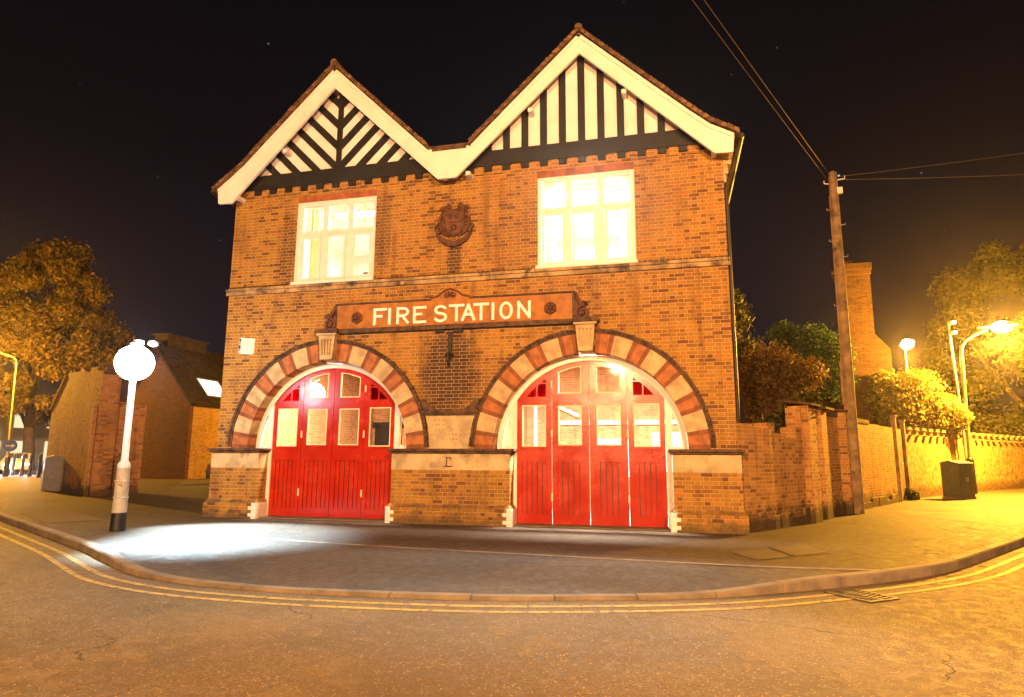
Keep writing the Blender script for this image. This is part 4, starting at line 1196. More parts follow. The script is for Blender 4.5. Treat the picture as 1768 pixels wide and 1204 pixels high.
# ================================================================== RIGHT SIDE
TP = thing('telegraph_pole', 'tall weathered wooden telegraph pole leaning over the right hand wall', 'telegraph pole', (4.65, 5.56, PZ))
mb = MB(); N = 14
mb.tube([(4.65 + .05 * i / N, 5.56, PZ + 9.42 * i / N) for i in range(N + 1)], [.16 - .05 * i / N for i in range(N + 1)], 14)
mb.lathe([(.105, 0), (.04, .06)], (4.70, 5.56, 9.54), 12)
mb.build('trunk', M['pole_wood'], TP, smooth=True)
mb = MB()
for i in range(9):
    z = 5.2 + i * .46; sg = -1 if i % 2 else 1
    mb.tube([(4.68, 5.5, z), (4.68 + sg * .22, 5.47, z), (4.68 + sg * .22, 5.47, z + .05)], .012, 6)
mb.build('step_iron', M['steel'], TP)
mb = MB(); mb.box(4.76, 4.90, 5.44, 5.56, 8.9, 9.06); mb.tube([(4.56, 5.5, 9.2), (4.44, 5.45, 9.2), (4.44, 5.45, 9.28)], .015, 6); mb.tube([(4.80, 5.5, 9.3), (4.98, 5.45, 9.3), (4.98, 5.45, 9.38)], .015, 6)
mb.build('wire_bracket', M['cream'], TP)
mb = MB(); mb.tube([(4.50, 5.42, .3), (4.50, 5.43, 3.1), (4.55, 5.45, 8.8)], .018, 6); mb.box(4.44, 4.51, 5.38, 5.42, 2.95, 4.1)
mb.build('cable_guard', M['pole_wood'], TP)
def wire(pts, label, sag=.0):
    m = MB(); a, b = Vector(pts[0]), Vector(pts[1]); n = 24
    m.tube([a.lerp(b, i / n) + Vector((0, 0, -sag * 4 * (i / n) * (1 - i / n))) for i in range(n + 1)], .0075, 5)
    o = m.build('overhead_wire', M['wire']); return tag(o, label, 'wire', 'overhead wires')
def ext(a, b, k): a, b = Vector(a), Vector(b); return a + (b - a) * k
wire([(4.58, 5.5, 9.26), ext((4.58, 5.5, 9.26), (.66, -2, 10.03), 2.2)], 'lower left of two overhead wires slanting from the pole to the top edge')
wire([(4.62, 5.5, 9.45), ext((4.62, 5.5, 9.45), (.87, -2, 9.99), 2.2)], 'upper right of two overhead wires slanting from the pole to the top edge')
wire([(4.86, 5.5, 9.4), ext((4.86, 5.5, 9.4), (12.64, 12, 12.47), 2.0)], 'steeper overhead wire running right from the pole top', .1)
wire([(4.9, 5.5, 9.3), ext((4.9, 5.5, 9.3), (12.55, 12, 11.66), 2.0)], 'flatter overhead wire running right from the pole top', .1)

# brick boundary wall running back from the station
def along_wall(P, z0, tops, th, m, mb_):
    """tops: list of (s0, s1, z) stepped pieces along polyline P"""
    seg = [0]
    for i in range(len(P) - 1): seg.append(seg[-1] + math.dist(P[i], P[i + 1]))
    def at(s):
        for i in range(len(P) - 1):
            if s <= seg[i + 1] + 1e-6:
                t = (s - seg[i]) / (seg[i + 1] - seg[i]); d = Vector((P[i + 1][0] - P[i][0], P[i + 1][1] - P[i][1], 0)).normalized()
                return Vector((P[i][0] + (P[i + 1][0] - P[i][0]) * t, P[i][1] + (P[i + 1][1] - P[i][1]) * t, 0)), d
        return Vector((*P[-1], 0)), d
    for s0, s1, z in tops:
        cuts = [s0] + [q for q in seg if s0 + 1e-3 < q < s1 - 1e-3] + [s1]
        for a, b in zip(cuts[:-1], cuts[1:]):
            p, d = at((a + b) / 2); A = at(a)[0]; B = at(b)[0]; d = (B - A)
            nn = Vector((-d.y, d.x, 0)).normalized() * th      # away from the road
            mb_.obox((A.x, A.y, z0), d, nn, (0, 0, z - z0), m)
    return at
WP = [(1.245, .10), (1.95, .95), (2.95, 2.65), (4.1, 5.1), (5.75, 8.2), (7.35, 11.1)]
BW = thing('boundary_wall', 'old brick boundary wall with broken stepped top running back from the station', 'wall', (2.95, 2.65, PZ))
mb = MB()
at = along_wall(WP, 0, [(0, .55, 2.22), (.55, 1.1, 2.13), (1.1, 1.4, 2.26), (1.4, 1.95, 2.06), (1.95, 2.55, 1.98), (2.55, 2.9, 2.22), (2.9, 3.35, 2.68), (3.35, 4.9, 2.66), (4.9, 5.3, 2.70), (5.3, 7.4, 2.62), (7.4, 9.55, 2.56), (9.55, 10.6, 2.58), (10.6, 12.3, 2.56)], .34, 0, mb)
wo = mb.build('wall', M['brick_wall'], BW)
mb = MB()
for s0, w, z, pr in ((2.95, .55, 2.72, .16), (4.15, .5, 2.7, .12), (6.2, .62, 2.74, .22)):
    p, d = at(s0); e = at(s0 + w)[0]; dd = e - p; nn = Vector((-dd.y, dd.x, 0)).normalized()
    mb.obox((p - nn * pr).to_tuple(), dd, nn * (pr + .3), (0, 0, z))
mb.build('buttress', M['brick_wall'], wo)
mb = MB()
for s0, s1, z in ((2.9, 3.6, 2.72), (4.1, 4.75, 2.71), (6.1, 6.95, 2.75)):
    s = s0
    while s < s1:
        p, d = at(s); e = at(s + .2)[0]; dd = (e - p) * .93; nn = Vector((-dd.y, dd.x, 0)).normalized()
        mb.obox((p - nn * .26 + Vector((0, 0, z))).to_tuple(), dd, nn * .62 + Vector((0, 0, .10)), (0, 0, .05)); s += .2
s = 5.3
while s < 9.4:
    p, d = at(s); e = at(s + .08)[0]; dd = (e - p) * .9; nn = Vector((-dd.y, dd.x, 0)).normalized()
    mb.obox((p - nn * .03 + Vector((0, 0, 2.56 if s > 7.4 else 2.62))).to_tuple(), dd, nn * .40, (0, 0, .12)); s += .09
mb.build('coping', M['brick_dark'], wo)
mb = MB()
rnd = random.Random(3)
s = 0.0
while s < 12.2:
    p, d = at(s); L = rnd.uniform(.3, .9); e = at(min(s + L, 12.3))[0]; dd = (e - p) * 1.0; nn = Vector((-dd.y, dd.x, 0)).normalized(); h = rnd.uniform(.22, .42) + (.12 if 2.4 < s < 7 else 0)
    mb.obox((p - nn * rnd.uniform(.03, .07)).to_tuple(), dd, nn * .25, (0, 0, h)); s += L
mb.build('footing', M['brick_wall'], wo)
# plank gate with posts
GT = thing('wooden_gate', 'narrow closed boarded gate between brick wall and rough stone wall', 'gate', (7.7, 11.75, PZ))
g0, g1_ = Vector((7.40, 11.2, 0)), Vector((8.05, 12.4, 0)); dd = g1_ - g0; nn = Vector((-dd.y, dd.x, 0)).normalized()
mb = MB()
for k in range(6):
    a = g0 + dd * (.08 + .14 * k); mb.obox((a + nn * .05 + Vector((0, 0, .2))).to_tuple(), dd * .135, nn * .04, (0, 0, 2.35))
mb.build('board', M['wood'], GT)
mb = MB()
for t_, h in ((-.02, 2.95), (.93, 2.85)):
    a = g0 + dd * t_; mb.obox((a - nn * .03).to_tuple(), dd * .1, nn * .14, (0, 0, h)); mb.obox((a - nn * .06 - dd * .02 + Vector((0, 0, h))).to_tuple(), dd * .14, nn * .2, (0, 0, .05))
mb.build('post', M['pole_wood'], GT)
mb = MB(); a = g0 + dd * .2; mb.tube([(a - nn * .0 + Vector((0, 0, 1.35))).to_tuple(), (a - nn * .05 + Vector((0, 0, 1.35))).to_tuple(), (a - nn * .05 + dd * .1 + Vector((0, 0, 1.35))).to_tuple()], .018, 6); mb.build('latch', M['steel'], GT)

# rough stone wall with tile copings
SW = thing('stone_wall', 'rough flint and brick wall with notched tile coping behind the right street lamp', 'wall', (11.5, 17.6, PZ))
SP_ = [(8.15, 12.75), (11.3, 17.3), (14.6, 21.6), (19.5, 27.6), (34, 44)]
t = NT('rubble_wall'); tc = t.n('ShaderNodeTexCoord').outputs['Object']
v = t.n('ShaderNodeTexVoronoi'); t.l(tc, v.inputs['Vector']); v.inputs['Scale'].default_value = 5.5
n2 = t.noise(tc, 2.2, 8, .7)
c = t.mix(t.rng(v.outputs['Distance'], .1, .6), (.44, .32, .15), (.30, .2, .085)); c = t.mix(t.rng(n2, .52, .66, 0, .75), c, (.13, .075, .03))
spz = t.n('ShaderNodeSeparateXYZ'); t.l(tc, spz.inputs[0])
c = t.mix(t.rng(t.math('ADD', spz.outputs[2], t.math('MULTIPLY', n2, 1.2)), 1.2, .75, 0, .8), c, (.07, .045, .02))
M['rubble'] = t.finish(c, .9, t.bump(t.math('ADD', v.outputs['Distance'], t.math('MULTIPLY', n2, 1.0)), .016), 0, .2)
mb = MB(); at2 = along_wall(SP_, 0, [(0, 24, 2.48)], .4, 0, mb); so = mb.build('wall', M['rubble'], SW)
mb = MB(); s = .1; k = 0
while s < 22:
    p, d = at2(s); e = at2(s + .62)[0]; dd = e - p; nn = Vector((-dd.y, dd.x, 0)).normalized(); up = Vector((0, 0, 1))
    A = p - nn * .08; z = 2.48
    mb.obox((p + up * z).to_tuple(), dd * .92, nn * .4, (0, 0, .09), 0)
    mb.obox((A + dd * .05 + up * (z + .09)).to_tuple(), dd * .86, nn * .56, (0, 0, .04), 1)
    mb.obox((A + dd * .17 + up * (z + .13)).to_tuple(), dd * .62, nn * .5, (0, 0, .07), 1)
    mb.obox((A - nn * .03 + dd * .55 + up * (z - .13)).to_tuple(), dd * .42, nn * .2, (0, 0, .045), 1)
    s += .80; k += 1
mb.build('coping', [M['rubble'], M['kerb']], so)

# roadside cabinet on the right, floodlight mast
def cabinet(label, cx, cy, rz, w, dp, h, mt, roofed):
    t = thing('utility_cabinet', label, 'utility cabinet', (cx, cy, PZ), rz)
    m = MB(); m.box(-w / 2, w / 2, -dp / 2, dp / 2, .08, h); m.build('body', mt, t, local=True, bevel=.012)
    m = MB(); m.add([(-w / 2 - .03, -dp / 2 - .03, h), (w / 2 + .03, -dp / 2 - .03, h), (w / 2 + .03, dp / 2 + .03, h), (-w / 2 - .03, dp / 2 + .03, h), (-w / 2 - .03, 0, h + .09), (w / 2 + .03, 0, h + .09)], [(0, 1, 5, 4), (2, 3, 4, 5), (0, 4, 3), (1, 2, 5), (3, 2, 1, 0)]); m.build('lid', mt, t, local=True)
    m = MB(); m.box(-w / 2 - .02, w / 2 + .02, -dp / 2 - .02, dp / 2 + .02, 0, .08); m.build('plinth', M['kerb'], t, local=True)
    for sg in (-1, 1):
        m = MB(); a, b = (-w / 2 + .03, -.006) if sg < 0 else (.006, w / 2 - .03)
        m.box(a, b, -dp / 2 - .014, -dp / 2 + .002, .13, h - .05); do = m.build('door', mt, t, local=True, bevel=.004)
        m = MB(); m.box(sg * .05 - .012, sg * .05 + .012, -dp / 2 - .04, -dp / 2 - .014, .62, .78); m.build('handle', M['steel'], do, local=True)
    return t
cabinet('green metal utility cabinet at the foot of the right street lamp', 9.95, 13.45, math.radians(40), .86, .62, 1.27, M['cabgreen'], True)
FM = thing('floodlight_mast', 'thin pale mast with two small floodlights beside the right street lamp', 'floodlight mast', (11.95, 17.75, PZ))
mb = MB(); mb.tube([(0, 0, 0), (0, 0, 3.5), (-.12, 0, 7.25)], [.05, .045, .035], 10); mb.build('pole', M['steel'], FM, local=True, smooth=True)
for z in (7.22, 6.78):
    m = MB(); m.box(-.1, .06, -.12, .0, z - .07, z + .09); ho = m.build('lamp_head', M['steel'], FM, local=True, bevel=.01)
    m = MB(); m.box(-.0, .14, -.15, -.121, z - .06, z + .08); m.build('lens', emit('mast_lens', (1, .9, .6), 6), ho, local=True)

# chimney house behind the wall
CH = thing('chimney_house', 'dark brick outhouse with a tall chimney stack behind the boundary wall', 'house', (6.4, 18.5, PZ))
mb = MB(); mb.box(3.2, 9.3, 18.95, 24, 0, 4.9)
w_ = mb.build('wall', M['brick_dark'], CH)
mb = MB(); mb.box(7.75, 8.92, 17.7, 18.9, 0, 10.15); mb.box(7.70, 8.97, 17.65, 18.95, 9.75, 9.95); mb.box(7.66, 9.01, 17.61, 18.99, 9.95, 10.25)
mb.box(8.92, 9.5, 17.75, 18.9, 0, 6.3); mb.add([(8.92, 17.75, 6.3), (9.5, 17.75, 6.3), (8.92, 17.75, 7.0), (8.92, 18.9, 6.3), (9.5, 18.9, 6.3), (8.92, 18.9, 7.0)], [(0, 1, 2), (5, 4, 3), (1, 4, 5, 2)])
ch = mb.build('chimney', M['brick_dark'], w_)
mb = MB(); mb.lathe([(.17, 10.25), (.15, 10.5), (.17, 10.55)], (8.25, 18.3, 0), 12); mb.build('chimney_pot', M['terra_dark'], w_)
mb = MB(); mb.plate([(2.9, 4.9), (9.45, 4.9), (9.45, 4.97), (2.9, 4.97)], [], 18.95, 24.2); mb.obox((2.9, 18.96, 4.97), (6.5, 0, 0), (0, 3, 1.6), (0, -.05, .09))
mb.build('roof', M['roofdark'], CH)
mb = MB(); mb.box(3.6, 4.9, 18.87, 18.95, 3.9, 4.0); x = 3.6
while x < 4.8: mb.box(x, x + .1, 18.86, 18.95, 4.0, 4.1); x += .16
mb.build('window', M['cream'], CH)
# iron railing panel on the side of the station
RL = thing('iron_railing', 'black iron railing panel sloping down beside the right corner of the station', 'railing', (1.5, 1.2, 2.2))
mb = MB()
for k in range(9):
    x = 1.36 + .055 * k * .55; y = .9 + .11 * k; zt = 3.55 - .10 * k
    mb.tube([(x, y, 2.2), (x, y, zt)], .012, 6)
mb.build('bar', M['iron'], RL)
mb = MB(); mb.tube([(1.36, .9, 3.55), (1.62, 1.78, 2.72)], .018, 6); mb.tube([(1.36, .9, 2.3), (1.62, 1.78, 2.3)], .018, 6); mb.build('rail', M['iron'], RL)

# ================================================================== LEFT SIDE
RW = thing('ruined_wall', 'tall weathered brick wall with broken top standing left of the beacon', 'wall', (-22.5, 7.2, PZ))
A0, A1 = Vector((-27.1, 9.9, 0)), Vector((-19.25, 5.05, 0)); dd = (A1 - A0); LW = dd.length; du = dd.normalized(); nn = Vector((-du.y, du.x, 0))
def wallprof(pts, y0, y1, m, mb_):
    mb_.plate(pts, [], y0, y1, m, place=lambda s, y, z: tuple(A0 + du * s + nn * y + Vector((0, 0, z))))
mb = MB()
rnd = random.Random(5)
prof = [(0, 0), (LW, 0), (LW, 4.32), (LW - .5, 4.36), (LW - .55, 4.5), (LW - 1.3, 4.55), (LW - 1.4, 4.7), (LW - 2.4, 4.78), (LW - 2.5, 4.62), (LW - 3.2, 4.7), (LW - 4.0, 4.95), (LW - 4.1, 4.8), (LW - 5.2, 4.86), (2.6, 4.92), (2.5, 4.72), (2.35, 4.72), (0, 3.5)]
wallprof(prof, 0, .5, 0, mb)
ro = mb.build('wall', M['brick_ruin'], RW)
mb = MB(); wallprof([(0 - .1, 3.46), (2.35, 4.72), (2.35, 4.86), (-.1, 3.58)], -.06, .56, 0, mb)
s = 2.6
while s < LW - .3:
    h = rnd.uniform(.06, .22); L = rnd.uniform(.2, .5)
    zb = 4.9 - .4 * (s - 2.6) / (LW - 2.6) - .02
    wallprof([(s, zb - .12), (s + L, zb - .14), (s + L * .9, zb + h), (s + L * .2, zb + h * .8)], .05, .42, 0, mb); s += L + rnd.uniform(0, .3)
mb.build('broken_coping', M['brick_dark'], ro)
mb = MB(); b0 = A1 + Vector((-.25, -.12, 0)); bd = Vector((.62, .72, 0)).normalized(); bn = Vector((-bd.y, bd.x, 0))
for a, b, z in ((0, .5, 3.22), (.5, .95, 3.38), (.95, 1.62, 3.3)): mb.obox((b0 + bd * a).to_tuple(), bd * (b - a), bn * .5, (0, 0, z))
mb.build('buttress', M['brick_ruin'], ro)
mb = MB(); mb.obox((A1 - du * .12 - nn * .12).to_tuple(), du * .2, nn * .6, (0, 0, 4.3)); wallprof([(LW - 1.25, 0), (LW + .02, 0), (LW + .02, .55), (LW - 1.25, .62)], -.12, 0, 0, mb)
mb.build('pier', M['brick_ruin'], ro)

GH = thing('gable_house', 'red brick house with steep dark roof, skylight lit, behind the beacon', 'house', (-30.6, 19, PZ))
hx0, hx1, hr, hz, he = -33.6, -27.55, -30.6, 8.35, 4.68
mb = MB(); mb.plate([(hx0, 0), (hx1, 0), (hx1, he), (hr, hz), (hx0, he)], [], 19, 19.3); mb.build('gable_wall', M['brick_gable'], GH)
mb = MB(); mb.box(hx1 - .3, hx1, 19.3, 32, 0, he); mb.box(hx0, hx0 + .3, 19.3, 32, 0, he); mb.build('side_wall', M['brick_yellow'], GH)
mb = MB(); y = 19.35
while y < 31: mb.box(hx1, hx1 + .05, y, y + .11, he - .34, he - .12); mb.box(hx1, hx1 + .09, y, y + .11, he - .12, he - .02); y += .22
mb.build('dentil_course', M['brick_yellow'], GH)
mb = MB()
sl = Vector((hx1 - hr, 0, he - hz)); ln = sl.normalized()
for sg in (1, -1):
    e = Vector((hr, 0, hz)) + Vector((sl.x * sg * 1.07, 0, sl.z * 1.07)); up = Vector((-sl.z * sg, 0, sl.x)).normalized()
    if up.z < 0: up = -up
    p = [(hr, hz), (e.x, e.z), (e.x + up.x * .12, e.z + up.z * .12), (hr, hz + .17)]
    mb.plate(p, [], 18.75, 32.2)
ho = mb.build('roof', M['roofdark'], GH)
mb = MB(); mb.box(hr - .5, hr + .5, 19.6, 23.0, hz - .2, hz + .52); mb.box(hr - .62, hr + .62, 19.4, 23.2, hz + .52, hz + .6); mb.build('ridge_vent', M['roofdark'], ho)
def onroof(t_, y, off): p = Vector((hr, 0, hz + .17)) + sl * t_; up = Vector((-sl.z, 0, sl.x)).normalized(); return Vector((p.x + up.x * off, y, p.z + up.z * off))
mb = MB()
q = [onroof(.62, 20.6, .03), onroof(.93, 20.6, .03), onroof(.93, 22.6, .03), onroof(.62, 22.6, .03)]
mb.add([p.to_tuple() for p in q], [(0, 1, 2, 3)])
sk = mb.build('skylight', emit('skylight_glow', (.95, .98, .78), 1.6), GH)
mb = MB()
for a, b in ((q[0], q[1]), (q[1], q[2]), (q[2], q[3]), (q[3], q[0])): mb.tube([a, b], .04, 6)
mb.build('frame', M['cabgrey'], sk)
mb = MB(); mb.tube([(hx1 + .28, 18.9, he - .2), (hx1 + .28, 32, he - .2)], .08, 8); mb.build('gutter', M['iron'], GH)
mb = MB(); mb.box(hx1 - 2.9, hx1 - .7, 18.97, 19.0, 1.1, 2.0); 

cabinet('grey metal utility cabinet standing against the ruined brick wall', -23.85, 7.45, math.radians(-38), 1.05, .55, 1.28, M['cabgrey'], True)
for i, (x, y, lab) in enumerate(((-42.2, 20.6, 'black iron bollard, leftmost, beside the left street lamp'), (-40.9, 20.15, 'black iron bollard, second from the left edge'), (-39.6, 19.6, 'black iron bollard in front of the tree trunk'), (-37.2, 18.2, 'black iron bollard nearest the brick wall'))):
    t = thing('bollard', lab, 'bollard', (x, y, PZ), 0, 'bollards on the left pavement')
    if i == 0:
        m = MB(); m.lathe([(.13, 0), (.13, .12), (.10, .16), (.085, 1.05), (.11, 1.08), (.11, 1.14), (.085, 1.17)], (0, 0, 0), 14); b_ = m.build('post', M['postblack'], t, smooth=True, local=True)
        m = MB(); m.lathe([(.085, 1.17), (.11, 1.24), (.08, 1.36), (.0, 1.46)], (0, 0, 0), 14); c_ = m.build('cap', M['postblack'], t, smooth=True, local=True)
    else:
        for src_ in (b_, c_):
            q = src_.copy(); COL.objects.link(q); q.parent = t

# cars
def make_car(label, loc, rz, paint, lights):
    t = thing('parked_car', label, 'car', loc, rz)
    side = [(-2.1, .32), (-2.12, .62), (-2.05, .88), (-1.55, 1.02), (-.75, 1.08), (-.15, 1.42), (.95, 1.47), (1.65, 1.10), (2.0, 1.0), (2.08, .6), (2.02, .3)]
    def wd(z): return .84 if z < .95 else .84 - (z - .95) * .42
    m = MB(); n = len(side)
    vs = [(x, -wd(z), z) for x, z in side] + [(x, -wd(z) * .6, z + .012) for x, z in side] + [(x, wd(z) * .6, z + .012) for x, z in side] + [(x, wd(z), z) for x, z in side]
    fs = []
    for r_ in range(3):
        for i in range(n): fs.append((r_ * n + i, r_ * n + (i + 1) % n, (r_ + 1) * n + (i + 1) % n, (r_ + 1) * n + i))
    tris = tessellate_polygon([[Vector((x, z, 0)) for x, z in side]])
    for a, b, c in tris: fs.append((a, b, c)); fs.append((3 * n + c, 3 * n + b, 3 * n + a))
    m.add(vs, fs); body = m.build('body', paint, t, local=True, smooth=True, bevel=.03)
    gl = M['cabglass']
    m = MB()
    for sg in (-1, 1):
        m.add([(x, sg * (wd(z) + .006), z) for x, z in ((-.62, 1.08), (-.15, 1.36), (.35, 1.40), (.35, 1.06))], [(0, 1, 2, 3)]); m.add([(x, sg * (wd(z) + .006), z) for x, z in ((.42, 1.06), (.42, 1.40), (.92, 1.40), (1.42, 1.12))], [(0, 1, 2, 3)])
    m.add([(-.80, -.62, 1.09), (-.80, .62, 1.09), (-.20, .52, 1.43), (-.20, -.52, 1.43)], [(0, 1, 2, 3)]); m.add([(1.02, -.5, 1.465), (1.02, .5, 1.465), (1.66, .62, 1.13), (1.66, -.62, 1.13)], [(0, 1, 2, 3)])
    m.build('window', gl, t, local=True)
    for x in (-1.32, 1.3):
        for sg in (-1, 1):
            m = MB(); y = sg * .74; c_ = [(0, 0)]
            seg = 18; vs = []; prof = [(.18, -.10), (.29, -.10), (.32, -.06), (.32, .06), (.29, .10), (.18, .10)]
            for r_, o_ in prof:
                for k in range(seg): vs.append((x + r_ * math.cos(2 * math.pi * k / seg), y + o_, .32 + r_ * math.sin(2 * math.pi * k / seg)))
            m.add(vs, [(i * seg + k, i * seg + (k + 1) % seg, (i + 1) * seg + (k + 1) % seg, (i + 1) * seg + k) for i in range(5) for k in range(seg)])
            wo_ = m.build('wheel', M['tyre'], t, local=True, smooth=True)
            m = MB(); vs = [(x + .19 * math.cos(2 * math.pi * k / seg), y + sg * .07, .32 + .19 * math.sin(2 * math.pi * k / seg)) for k in range(seg)]; m.add(vs, [tuple(range(seg))]); m.build('rim', M['steel'], wo_, local=True)
    for sg in (-1, 1):
        m = MB(); m.sphere((-2.06, sg * .6, .68), .13, 12, 8, 0, (.5, 1.2, .75)); m.build('headlight', emit('headlight_glow', (.9, .95, 1.0), 40) if lights else M['steel'], t, local=True, smooth=True)
        m = MB(); m.box(2.0, 2.05, sg * .62 - .13, sg * .62 + .13, .72, .92); m.build('tail_light', M['taillight'], t, local=True)
    m = MB(); m.box(-2.14, -2.1, -.3, .3, .42, .53); m.box(2.06, 2.1, -.26, .26, .55, .67); m.build('number_plate', M['cream'], t, local=True)
    if lights:
        for sg in (-1, 1):
            dl = lamp('headlamp_beam', 'SPOT', (-2.25, sg * .6, .68), 900, (.9, .95, 1.0), t, .06, (R(84), 0, R(90)), spot_size=R(70), spot_blend=.6)
    return t
M['cabglass'] = plain('dark_car_glass', (.015, .016, .018), .08, .1, spec=.6)
M['taillight'] = plain('tail_light_red', (.5, .02, .02), .25, .1)
M['paint_dark'] = plain('dark_car_paint', (.05, .045, .04), .3, .1, coat=.4)
M['paint_silver'] = plain('silver_car_paint', (.35, .35, .36), .3, .08, metal=.4, coat=.4)
def facing(px, py, tx, ty): return math.atan2(ty - py, tx - px) + math.pi
make_car('dark parked car half hidden behind the left pier of the fire station', (-20.75, 15.9, PZ), facing(-20.75, 15.9, -16, 28), M['paint_dark'], False)
make_car('silver car with lit headlights behind the bollards, in front of the tree', (-45.6, 23.6, PZ), facing(-45.6, 23.6, -5, -12), M['paint_silver'], True)
make_car('dark car with lit headlights at the far left edge', (-47.9, 22.6, PZ), facing(-47.9, 22.6, -5, -13), M['paint_dark'], True)
TS = thing('traffic_sign', 'round blue sign with white arrow on the left street lamp pole', 'traffic sign', (-40.2, 18.55, 1.5))
vd = Vector((0 + 55.9, -13.3 - 30.95, 0)).normalized(); sd = Vector((-vd.y, vd.x, 0))
def disc(m, c, r, off, n=24): m.add([(c + vd * off + sd * r * math.cos(2 * math.pi * k / n) + Vector((0, 0, r * math.sin(2 * math.pi * k / n)))).to_tuple() for k in range(n)], [tuple(range(n))])
c0 = Vector((-40.2, 18.55, 2.03)) + sd * .05
m = MB(); disc(m, c0, .36, 0); disc(m, c0, .36, -.03); m.build('face', M['bluesign'], TS)
m = MB()
def sp2(a, b): return (c0 + vd * .012 + sd * a + Vector((0, 0, b))).to_tuple()
m.add([sp2(-.24, .04), sp2(.07, .04), sp2(.07, .13), sp2(.26, 0), sp2(.07, -.13), sp2(.07, -.04), sp2(-.24, -.04)], [tuple(range(7))]); m.build('arrow', M['white'], TS)
SH = thing('shop_building', 'pale rendered building glimpsed behind the tree trunk at far left', 'building', (-72, 46, PZ))
a = Vector((-95, 36, 0)); b = Vector((-62, 56, 0)); d = b - a; n_ = Vector((-d.y, d.x, 0)).normalized()
mb = MB(); mb.obox(a.to_tuple(), d, n_ * 8, (0, 0, 7.6)); mb.build('wall', M['render'], SH)
mb = MB()
for k in range(11):
    p = a + d * (.04 + .088 * k); mb.obox((p - n_ * .05 + Vector((0, 0, .7))).to_tuple(), d * .06, n_ * .05, (0, 0, 2.3)); mb.obox((p - n_ * .05 + Vector((0, 0, 4.6))).to_tuple(), d * .04, n_ * .05, (0, 0, 1.6))
mb.build('window', emit('shop_window_glow', (1, .86, .5), 1.0), SH)
mb = MB(); mb.obox((a - n_ * .5 + Vector((0, 0, 7.6))).to_tuple(), d, n_ * 9, (0, 0, .3)); mb.obox((a - n_ * .25 + Vector((0, 0, 3.2))).to_tuple(), d, n_ * .25, (0, 0, .7)); mb.build('cornice', M['cream'], SH)

# ================================================================== TREES
def leaves(clumps, n, size, rnd, shape=1.9, droop=0.0):
    vs = []; fs = []
    wts = [c[1][0] * c[1][1] + c[1][0] * c[1][2] for c in clumps]
    for (c, r), k in zip(clumps, [max(4, int(n * w / sum(wts))) for w in wts]):
        for _ in range(k):
            d = Vector((rnd.gauss(0, 1), rnd.gauss(0, 1), rnd.gauss(0, 1))).normalized()
            f = rnd.random() ** .42
            f *= 1 + .16 * math.sin(d.x * 7 + c[0]) * math.sin(d.y * 6 + c[1] * 2) + .12 * rnd.gauss(0, 1) * (f > .7)
            p = Vector((c[0] + d.x * r[0] * f, c[1] + d.y * r[1] * f, c[2] + d.z * r[2] * f))
            s_ = size * rnd.uniform(.6, 1.35)
            nn_ = (d + Vector((rnd.gauss(0, .7), rnd.gauss(0, .7), rnd.gauss(.2, .7)))).normalized()
            a_ = nn_.cross(Vector((rnd.gauss(0, 1), rnd.gauss(0, 1), rnd.gauss(0, 1)))).normalized(); b_ = nn_.cross(a_)
            a_ = a_ * s_ * shape * .5; b_ = b_ * s_ * .5
            if droop: a_ = (a_ + Vector((0, 0, -droop * s_))).normalized() * s_ * shape * .5
            i = len(vs); vs += [p - a_, p + b_ - a_ * .1 + nn_ * s_ * .12, p + a_, p - b_ - a_ * .1 + nn_ * s_ * .12]; fs.append((i, i + 1, i + 2, i + 3))
    return vs, fs
def tree(name, label, cat, base, trunk, limbs, clumps, n, size, lm, seed, r0=.35, group=None, droop=0.0, shape=1.9):
    rnd = random.Random(seed)
    t = thing(name, label, cat, base, 0, group)
    if trunk:
        m = MB(); k = len(trunk); m.tube(trunk, [r0 * (1 - .65 * i / max(1, k - 1)) for i in range(k)], 12)
        m.tube([trunk[0], Vector(trunk[0]) + Vector((0, 0, .5))], [r0 * 1.35, r0], 12)
        for l in limbs: m.tube(l, [r0 * .45 * (1 - .8 * i / max(1, len(l) - 1)) for i in range(len(l))], 8)
        m.build('trunk', M['bark'], t, smooth=True)
    vs, fs = leaves(clumps, n, size, rnd, shape, droop)
    m = MB(); m.add(vs, fs); m.build('crown', lm, t)
    return t
AUT = leafmat('autumn_leaves', [(0, (.05, .042, .012)), (.35, (.13, .10, .02)), (.7, (.24, .17, .03)), (1, (.34, .2, .04))])
GRN = leafmat('green_leaves', [(0, (.02, .045, .02)), (.5, (.045, .10, .045)), (1, (.08, .15, .06))])
OLV = leafmat('olive_leaves', [(0, (.02, .022, .008)), (.5, (.048, .05, .013)), (1, (.09, .078, .02))])
BSH = leafmat('pale_shrub_leaves', [(0, (.11, .10, .03)), (.5, (.24, .21, .06)), (1, (.36, .3, .1))])
DRK = leafmat('dark_needles', [(0, (.018, .022, .012)), (1, (.05, .05, .022))])
TWG = leafmat('brown_foliage', [(0, (.06, .035, .014)), (.5, (.13, .075, .028)), (1, (.2, .12, .045))])
